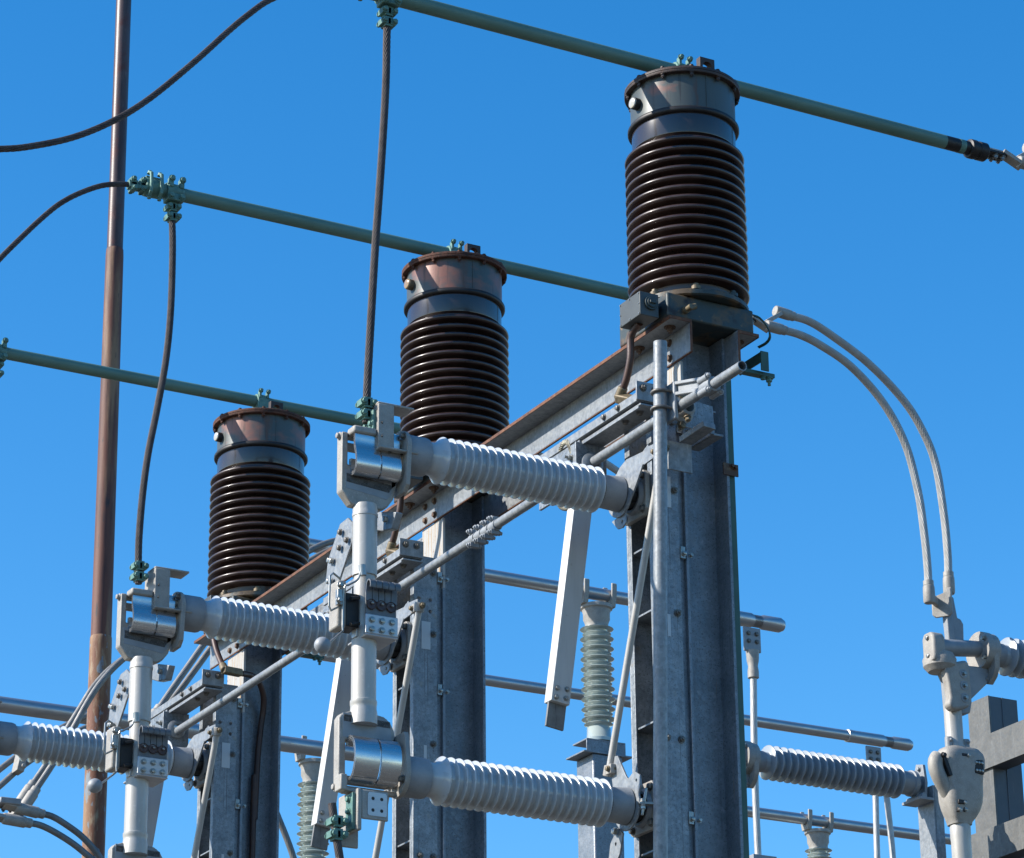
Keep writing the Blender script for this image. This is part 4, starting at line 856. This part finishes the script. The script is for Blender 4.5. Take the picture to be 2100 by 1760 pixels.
def rear_switch():
    y = YS[1]
    t = thing('rear_switch', (9.12, y, 6.3), 'grey cast switch with rounded jaw housing at the right, below the arching twin cable', 'switch', 'cast switches of the rear row')
    c = V((9.12, y, 0))
    # terminal post and swivel
    mb = MB(); a = at(1948, 1312, 'y', y); mb.obb(a-Z*.02, at(1941, 1248, 'y', y), X, .018, .02); mb.prism([(-.045, 0), (.035, 0), (.04, .11), (.025, .135), (.005, .14), (-.01, .24), (-.018, .25), (-.028, .24), (-.04, .05)], a+V((.045, .01, -.02)), X, Z, .02); mb.build('terminal_post', CASTG, t, .006)
    p, q = at(1898, 1326, 'y', y-.03), at(1990, 1336, 'y', y-.0)
    mb = MB(); mb.cyl(V((p.x+.03, y-.03, p.z-.0)), V((9.345, y, 6.375)), .044, .040, 28); mb.build('swivel', CASTG, t)
    mb = MB(); pc = V((p.x+.045, y-.03, p.z-.004)); mb.prism([(-.052, -.075), (.045, -.075), (.05, -.04), (.05, .05), (.03, .078), (-.035, .078), (-.052, .05)], pc+X*.045, -Y, Z, .075); mb.build('swivel_cap', CAST, t, .014, seg=3)
    for a, b in ((-.0, .05), (.0, -.045)):
        mb = MB(); mb.hexb(pc+V((-.031, a, b)), -X, .010, .006); mb.build('cap_bolt', ZINC, t)
    f = V((9.345, y, 6.36))
    mb = MB(); mb.prism(circ(0, 0, .098, 28), f, -Y, Z, .048); mb.prism(circ(0, 0, .094, 28), f+X*.0315, -Y, Z, .030); mb.build('round_flange', CAST, t, .008, seg=3)
    for a, b in ((-.055, .055), (.06, .05), (.06, -.05)):
        mb = MB(); mb.hexb(f+V((-.0485, -a, b)), -X, .012, .01); mb.build('flange_bolt', ZINC, t)
    mb = MB(); mb.prism([(.02, -.06), (.09, -.02), (.085, -.10), (.06, -.145), (.02, -.175), (-.01, -.165), (-.005, -.125), (.03, -.115)], f+X*.02, -Y, Z, .03); mb.hexb(f+V((-.0105, -.015, -.148)), -X, .012, .01); mb.build('hook', CAST, t, .006)
    mb = MB(); mb.prism([(9.02, 6.285), (9.10, 6.26), (9.36, 6.275), (9.345, 6.20), (9.19, 6.06), (9.13, 6.06)], V((0, y+.03, 0)), X, Z, .05); mb.build('rib_bracket', CASTG, t, .008)
    mb = MB(); mb.lathe((9.045, y-.015, 6.20), Z, [(0, -.0), (.06, .008), (.082, .035), (.085, .07), (.07, .10), (0, .105)], 28); mb.build('lower_dome', CAST, t)
    # bolted clamp block
    mb = MB(); mb.prism([(-.088, .075), (-.03, .115), (.04, .135), (.062, .12), (.066, -.05), (.05, -.105), (.0, -.125), (-.05, -.135), (-.078, -.11), (-.066, -.07), (-.072, 0)], V((9.118, y-.025, 6.135)), X, Z, .055); mb.build('clamp_front', CAST, t, .014, seg=3)
    mb = MB(); mb.prism([(-.05, .09), (.06, .13), (.10, .11), (.105, -.05), (.09, -.11), (.02, -.125), (-.045, -.11)], V((9.125, y+.035, 6.128)), X, Z, .055); mb.build('clamp_back', CASTG, t, .012, seg=3)
    for k in range(3):
        mb = MB(); z = 6.195-k*.062; mb.lathe((9.138, y-.0805, z), -Y, [(.024, 0), (.024, .002), (.017, .0025), (.016, .0005), (0, .0004)], 22); mb.build('bolt_seat', CASTG, t)
        mb = MB(); mb.hexb((9.142, y-.080, z), -Y, .0105, .01); mb.build('clamp_bolt', ZINC, t)
        mb = MB(); mb.hexb((9.063+.006*k, y-.06, z-.01), -X, .010, .008); mb.build('clamp_bolt', ZINC, t)
    mb = MB(); mb.lathe((9.118, y, 5.80), Z, [(.052, 0), (.052, .03), (.046, .05), (.0445, .07), (.0445, .25)], 36); mb.build('upper_tube', ALU, t)
    # rounded jaw housing
    mb = MB(); mb.superloft([(9.135, y-.005, 5.832, .03, .02), (9.135, y-.005, 5.83, .07, .045), (9.137, y-.005, 5.822, .098, .062), (9.138, y-.005, 5.80, .119, .073), (9.138, y-.005, 5.775, .126, .077), (9.137, y-.005, 5.735, .124, .077), (9.134, y-.005, 5.69, .113, .075), (9.132, y-.005, 5.65, .109, .075), (9.130, y-.005, 5.60, .109, .075), (9.128, y-.005, 5.555, .105, .073), (9.125, y-.005, 5.515, .093, .068), (9.12, y-.005, 5.48, .074, .06), (9.116, y, 5.455, .058, .052), (9.116, y, 5.44, .054, .05)], 44, 3.4)
    mb.tube(curve([V((8.995, y-.02, 5.765)), V((8.980, y-.02, 5.745)), V((8.978, y-.02, 5.71)), V((8.995, y-.02, 5.665)), V((9.03, y-.015, 5.615)), V((9.08, y-.01, 5.555))], .012), [.02]+[.036]*60 if False else .038, 20); mb.build('jaw_housing', CAST, t, sharp=70)
    mb = MB(); mb.obb((9.005, y-.05, 5.76), (9.035, y-.055, 5.665), X, .010, .012); mb.hexb((9.0, y-.058, 5.765), -Y, .012, .012); mb.build('jaw_latch', DARK, t, .003)
    mb = MB(); mb.box(9.168, 9.226, y-.0815, y-.070, 5.690, 5.762); mb.build('jaw_window', DARK, t, .004)
    for a in (9.180, 9.197, 9.214):
        for z in (5.706, 5.746):
            mb = MB(); mb.lathe((a, y-.081, z), -Y, [(.0075, 0), (.0075, .004), (.005, .0065), (0, .007)], 14); mb.build('contact_tip', ZINC, t)
    mb = MB(); mb.box(9.095, 9.145, y-.0835, y-.07, 5.768, 5.784); mb.box(9.06, 9.11, y-.0795, y-.06, 5.525, 5.548); mb.box(9.058, 9.078, y-.0745, y-.05, 5.488, 5.510); mb.box(9.092, 9.112, y-.0745, y-.05, 5.49, 5.512); mb.build('jaw_slots', DARK, t, .004)
    for a, z in ((9.135, 5.775), (9.098, 5.534), (9.068, 5.497), (9.104, 5.50)):
        mb = MB(); mb.hexb((a, y-(.083 if z > 5.7 else .078 if z > 5.52 else .074), z), -Y, .008, .006); mb.build('slot_bolt', ZINC, t)
    mb = MB(); mb.lathe((9.118, y, 2.6), Z, [(.049, 0), (.049, 2.76), (.051, 2.78), (.051, 2.83), (.046, 2.86)], 36); mb.build('lower_tube', ALU, t)
    mb = MB(); mb.lathe((9.135, y, 5.19), Z, [(.053, 0), (.075, .01), (.07, .05), (.053, .06)], 28); mb.build('tube_collar', CAST, t)
    for dx in (-.052, .052):
        mb = MB(); mb.cyl((9.118+dx, y-.02, 5.82), (9.118+dx, y-.02, 5.875), .019, n=14); mb.hexb((9.118+dx, y-.039, 5.858), -Y, .008, .007); mb.build('guide_ear', CASTG, t, .003)
    return t
rs = rear_switch(); dup(rs, YS[2]-YS[1], 'grey cast switch with round flange peeking out at the right of the right column')
ri = rear_insulator(YS[1], 'white ribbed insulator cut off by the right picture edge, on the cast switch')
dup(ri, YS[2]-YS[1], 'white ribbed insulator lying across the gap at the lower right, right of the right column')
def rear_frame(y, label, label2):
    t = thing('channel_post', (10.6, y, 0), label2, 'frame', 'light channel frames of the rear switches')
    mb = MB(); mb.box(10.560, 10.568, y-.078, y+.078, 0, 6.34); mb.build('front_plate', GALV, t, .001)
    mb = MB(); mb.box(10.5685, 10.625, y-.08, y-.072, 0, 6.34); mb.box(10.5685, 10.625, y+.072, y+.08, 0, 6.34); mb.build('channel', GALV, t, .001)
    t = thing('rear_column', (11.1, y, 0), label, 'column', 'columns of the rear row')
    mb = MB(); mb.box(10.985, 10.998, y-.10, y+.10, 0, 6.93); mb.build('front_flange', WGALV, t, .001)
    mb = MB(); mb.box(10.997, 11.20, y-.096, y-.088, 0, 6.93); mb.box(11.085, 11.093, y-.1005, y-.0955, 0, 6.93); mb.box(11.19, 11.198, y-.088, y+.10, 0, 6.93); mb.build('side_channel', SHADED_STEEL, t, .001)  # sides turned from the sun carry their shade in the colour
rear_frame(YS[2], 'steel column with shade-coloured sides and a lit edge behind the beams at the lower right corner', 'white lit channel frame under the end of the lower right insulator')
for z0_, z1_, lb in ((6.492, 6.692, 'upper galvanised channel beam crossing the lower right corner'), (5.95, 6.14, 'lower galvanised channel beam crossing the lower right corner')):
    t = thing('channel_beam', (10.96, 11.9, z0_), lb, 'beam', 'channel beams of the rear row')
    mb = MB(); mb.box(10.968, 10.976, 9.8, 14.40, z0_, z1_); mb.build('web', WGALV, t, .001)
    mb = MB(); mb.box(10.9765, 11.09, 9.8, 14.40, z0_, z0_+.008); mb.box(10.9765, 11.09, 9.8, 14.40, z1_-.008, z1_); mb.build('flanges', SHADED_STEEL, t, .001)  # flanges coloured darker than the web to paint in the underside shade

# ================================================================== distant aluminium buses
def far_bus(x0_, x1_, y, z, r, label, cap):
    t = thing('aluminium_bus', (x0_, y, z), label, 'bus bar', 'aluminium bars in the background')
    mb = MB(); mb.cyl((x0_, y, z), (x1_, y, z), r, n=36); mb.build('tube', ALUB, t)
    if cap:
        mb = MB(); mb.lathe((x1_-.62, y, z), X, [(r, 0), (r*1.22, .004), (r*1.22, .04), (r*1.18, .06), (r*1.18, .36), (r, .38), (r, .45), (r*1.18, .47), (r*1.2, .62), (r*.9, .65), (0, .655)], 36); mb.build('end_coupling', ALUB, t)
    return t
far_bus(8.2, 12.55, 18.5, 8.90, .047, 'aluminium bar with a capped end just right of the right column, highest in the background', True)
far_bus(9.5, 15.15, 20.5, 8.822, .044, 'long aluminium bar with a capped end above the lower right insulator', True)
far_bus(3.5, 9.4, 17.5, 7.135, .050, 'thick aluminium bar at the left edge behind the rusty mast', False)
far_bus(9.0, 11.0, 20.6, 8.10, .046, 'short stretch of aluminium bar low between the left and middle columns', False)
far_bus(13.5, 20, 22.5, 8.685, .049, 'lowest aluminium bar in the background at the right', False)

def station_post(x, y, zb, label):
    """zb: axis of the bar it carries"""
    t = thing('station_post', (x, y, 0), label, 'insulator', 'pale green standing insulators in the background')
    c = V((x, y, zb))
    mb = MB(); mb.lathe(c, Z, [(0, -.085), (.10, -.088), (.118, -.095), (.118, -.12), (.105, -.13), (.098, -.155), (.098, -.20), (.085, -.23), (.085, -.26)], 32); mb.build('top_cap', CAST, t)
    for s_ in (-1, 1):
        mb = MB(); a = c+X*s_*.115
        mb.prism([(-.05, -.10), (.05, -.10), (.07, -.02), (.075, .075), (.055, .085), (.050, .0), (.0, -.055), (-.050, .0), (-.055, .085), (-.075, .075), (-.07, -.02)], a-X*.02, Y, Z, .04); mb.build('clamp_jaw', CAST, t, .006)
    prof = [(.07, -.24)]
    for k in range(20):
        z = -.272-k*.0376; r = (.122, .104)[k % 2]
        prof += [(.075, z+.012), (r-.006, z+.003), (r, z-.002), (r-.006, z-.006), (.078, z-.012)]
    prof += [(.075, -1.01), (.085, -1.015), (.088, -1.09), (.11, -1.10), (.11, -1.125), (0, -1.126)]
    mb = MB(); mb.lathe(c, Z, prof, 48); mb.build('ribbed_body', PORG, t, sharp=65)
    zt = zb-1.128
    mb = MB(); mb.box(x-.16, x+.16, y-.10, y+.10, zt-.012, zt); mb.box(x-.16, x+.16, y-.10, y-.09, zt-.10, zt-.012); mb.box(x-.20, x+.20, y-.13, y+.13, zt-.112, zt-.10); mb.build('cap_frame', COLM, t, .002)
    mb = MB(); mb.box(x-.122, x+.122, y-.12, y+.12, 0, zt-.112); mb.build('pedestal', COLM, t, .012)
station_post(10.96, 18.5, 8.90, 'pale green standing insulator on a dark pedestal between the hanging blade and the right column')
station_post(15.58, 22.5, 8.685, 'pale green standing insulator at the bottom right, right of the right column')
station_post(9.71, 20.6, 8.10, 'pale green standing insulator low behind the lowest rolled strap, between the left columns')

def dropper(x, y, zb, n_, label):
    t = thing('dropper', (x, y, zb), label, 'rod', 'aluminium droppers below the background bars')
    mb = MB(); mb.box(x-.075, x+.075, y-.07, y-.05, zb-.23, zb-.04); mb.build('terminal_pad', CASTG, t, .008)
    for a in (-.035, .035):
        for b in (-.09, -.15):
            mb = MB(); mb.hexb((x+a, y-.07, zb+b), -Y, .014, .012); mb.build('pad_bolt', BOLTD, t)
    for k in range(n_):
        xx = x + (k*.11 if n_ > 1 else .0)
        mb = MB(); mb.lathe((xx, y-.06, zb-.44), Z, [(.022, 0), (.042, .01), (.042, .06), (.036, .10), (.045, .14), (.05, .22)], 20); mb.build('socket', CAST, t)
        mb = MB(); mb.strand([V((xx, y-.06, zb-.42)), V((xx-.02+.05*k, y-.06, zb-1.1)), V((xx-.02-.0*k, y-.06, zb-2.0)), V((xx, y-.06, zb-5.5))], .026, 12, 1.2, 36, .05, .1); mb.build('conductor', STRAND, t, sharp=60)
    mb = MB(); zz = zb-1.78
    if n_ == 1: mb.box(x-.10, x+.10, y-.12, y, zz-.22, zz); mb.hexb((x-.05, y-.12, zz-.08), -Y, .02, .02); mb.build('lower_clamp', CASTG, t, .01)
    return t
dropper(12.26, 18.5, 8.86, 1, 'thin aluminium rod hanging below a capped bar just right of the right column')
dropper(14.75, 20.5, 8.78, 2, 'pair of thin aluminium rods hanging behind the lower right insulator')

# cables in the distance at the lower left
def far_cables(label, paths, lugs, loc):
    t = thing('twin_cable', loc, label, 'cable', 'aluminium cables in the background at the left')
    for pl, yy in paths:
        pts = [at(a, b, 'y', yy) for a, b in pl]
        mb = MB(); mb.strand(pts, .0185, 14, .6, 42, .08, .04); mb.build('cable', STRANDD, t, sharp=60)
        if lugs:
            a, d = pts[0], (pts[0]-pts[1]).normalized()
            mb = MB(); mb.lathe(a-d*.02, d, [(.022, 0), (.027, .002), (.027, .03), (.026, .034), (.032, .04), (.032, .16), (.028, .17), (0, .172)], 24)
            mb.obb(a+d*.10, a+d*.22, V((.5, -.8, .2)), .03, .012); mb.build('lug', CAST, t, .004)
    return t
T0 = at(18, 1655, 'y', 16.0)
far_cables('twin pale twisted cable rising from a white lug at the lower left, behind the mast',
           [([(72, 1622), (100, 1580), (125, 1540), (150, 1495), (180, 1440), (205, 1402), (235, 1368), (270, 1338), (310, 1310), (370, 1285)], 16.0), ([(66, 1610), (88, 1578), (115, 1535), (140, 1492), (165, 1452), (190, 1412), (222, 1376), (262, 1345), (305, 1318), (365, 1292)], 16.08)], True, T0)
far_cables('twin twisted cable curving down to the right from cast lugs in the lower left corner',
           [([(84, 1669), (105, 1674), (130, 1688), (168, 1716), (200, 1752), (230, 1800)], 15.95), ([(58, 1688), (80, 1692), (105, 1703), (140, 1724), (168, 1745), (200, 1775), (230, 1820)], 15.9)], True, T0)
t = thing('bus_terminal', T0, 'grey cast terminal block with lugs at the left picture edge, lower corner', 'terminal')
mb = MB(); q = at(0, 1655, 'y', 16.0); mb.cyl((q.x-1.0, 16.0, q.z), (q.x-.02, 16.0, q.z), .05, n=24); mb.prism([(-.03, -.07), (.09, -.07), (.10, 0), (.08, .06), (-.03, .06)], V((q.x, 15.98, q.z+.0)), X, Y, .035); mb.build('terminal_block', CASTG, t, .006)
for a in (.02, .06): mb = MB(); mb.hexb((q.x+a, 16.0, q.z-.001), -Z, .014, .012, .012); mb.build('terminal_bolt', BOLTD, t)
t = far_cables('two thin grey conductors joined by a spacer block at the left edge',
           [([(-60, 1662), (0, 1612), (38, 1578), (70, 1555), (110, 1528), (160, 1500), (230, 1470)], 17.0), ([(-60, 1625), (0, 1578), (36, 1550), (70, 1526), (110, 1502), (160, 1476), (230, 1448)], 17.05)], False, at(40, 1575, 'y', 17))
mb = MB(); a, b = at(36, 1585, 'y', 16.95), at(45, 1545, 'y', 16.95); mb.obb(a, b, Y, .05, .022); mb.hexb(a.lerp(b, .25)+V((.01, -.05, 0)), -Y, .014, .012); mb.hexb(a.lerp(b, .8)+V((.01, -.05, 0)), -Y, .014, .012); mb.build('spacer_block', CAST, t, .006)
far_cables('twin twisted cable rising behind the left column and vanishing behind the angle beam',
           [([(325, 1455), (350, 1418), (385, 1368), (425, 1312), (470, 1258), (540, 1190), (640, 1127), (700, 1107), (760, 1104), (820, 1116), (880, 1142), (940, 1185)], 15.2), ([(333, 1462), (362, 1425), (400, 1374), (440, 1320), (485, 1268), (560, 1200), (650, 1142), (710, 1118), (770, 1114), (830, 1126), (890, 1152), (950, 1198)], 15.25)], True, at(325, 1455, 'y', 15.2))
far_cables('single grey cable dropping steeply just right of the left column at the bottom',
           [([(520, 1590), (550, 1630), (576, 1690), (590, 1725), (602, 1760), (615, 1810)], 15.4)], False, at(576, 1690, 'y', 15.4))
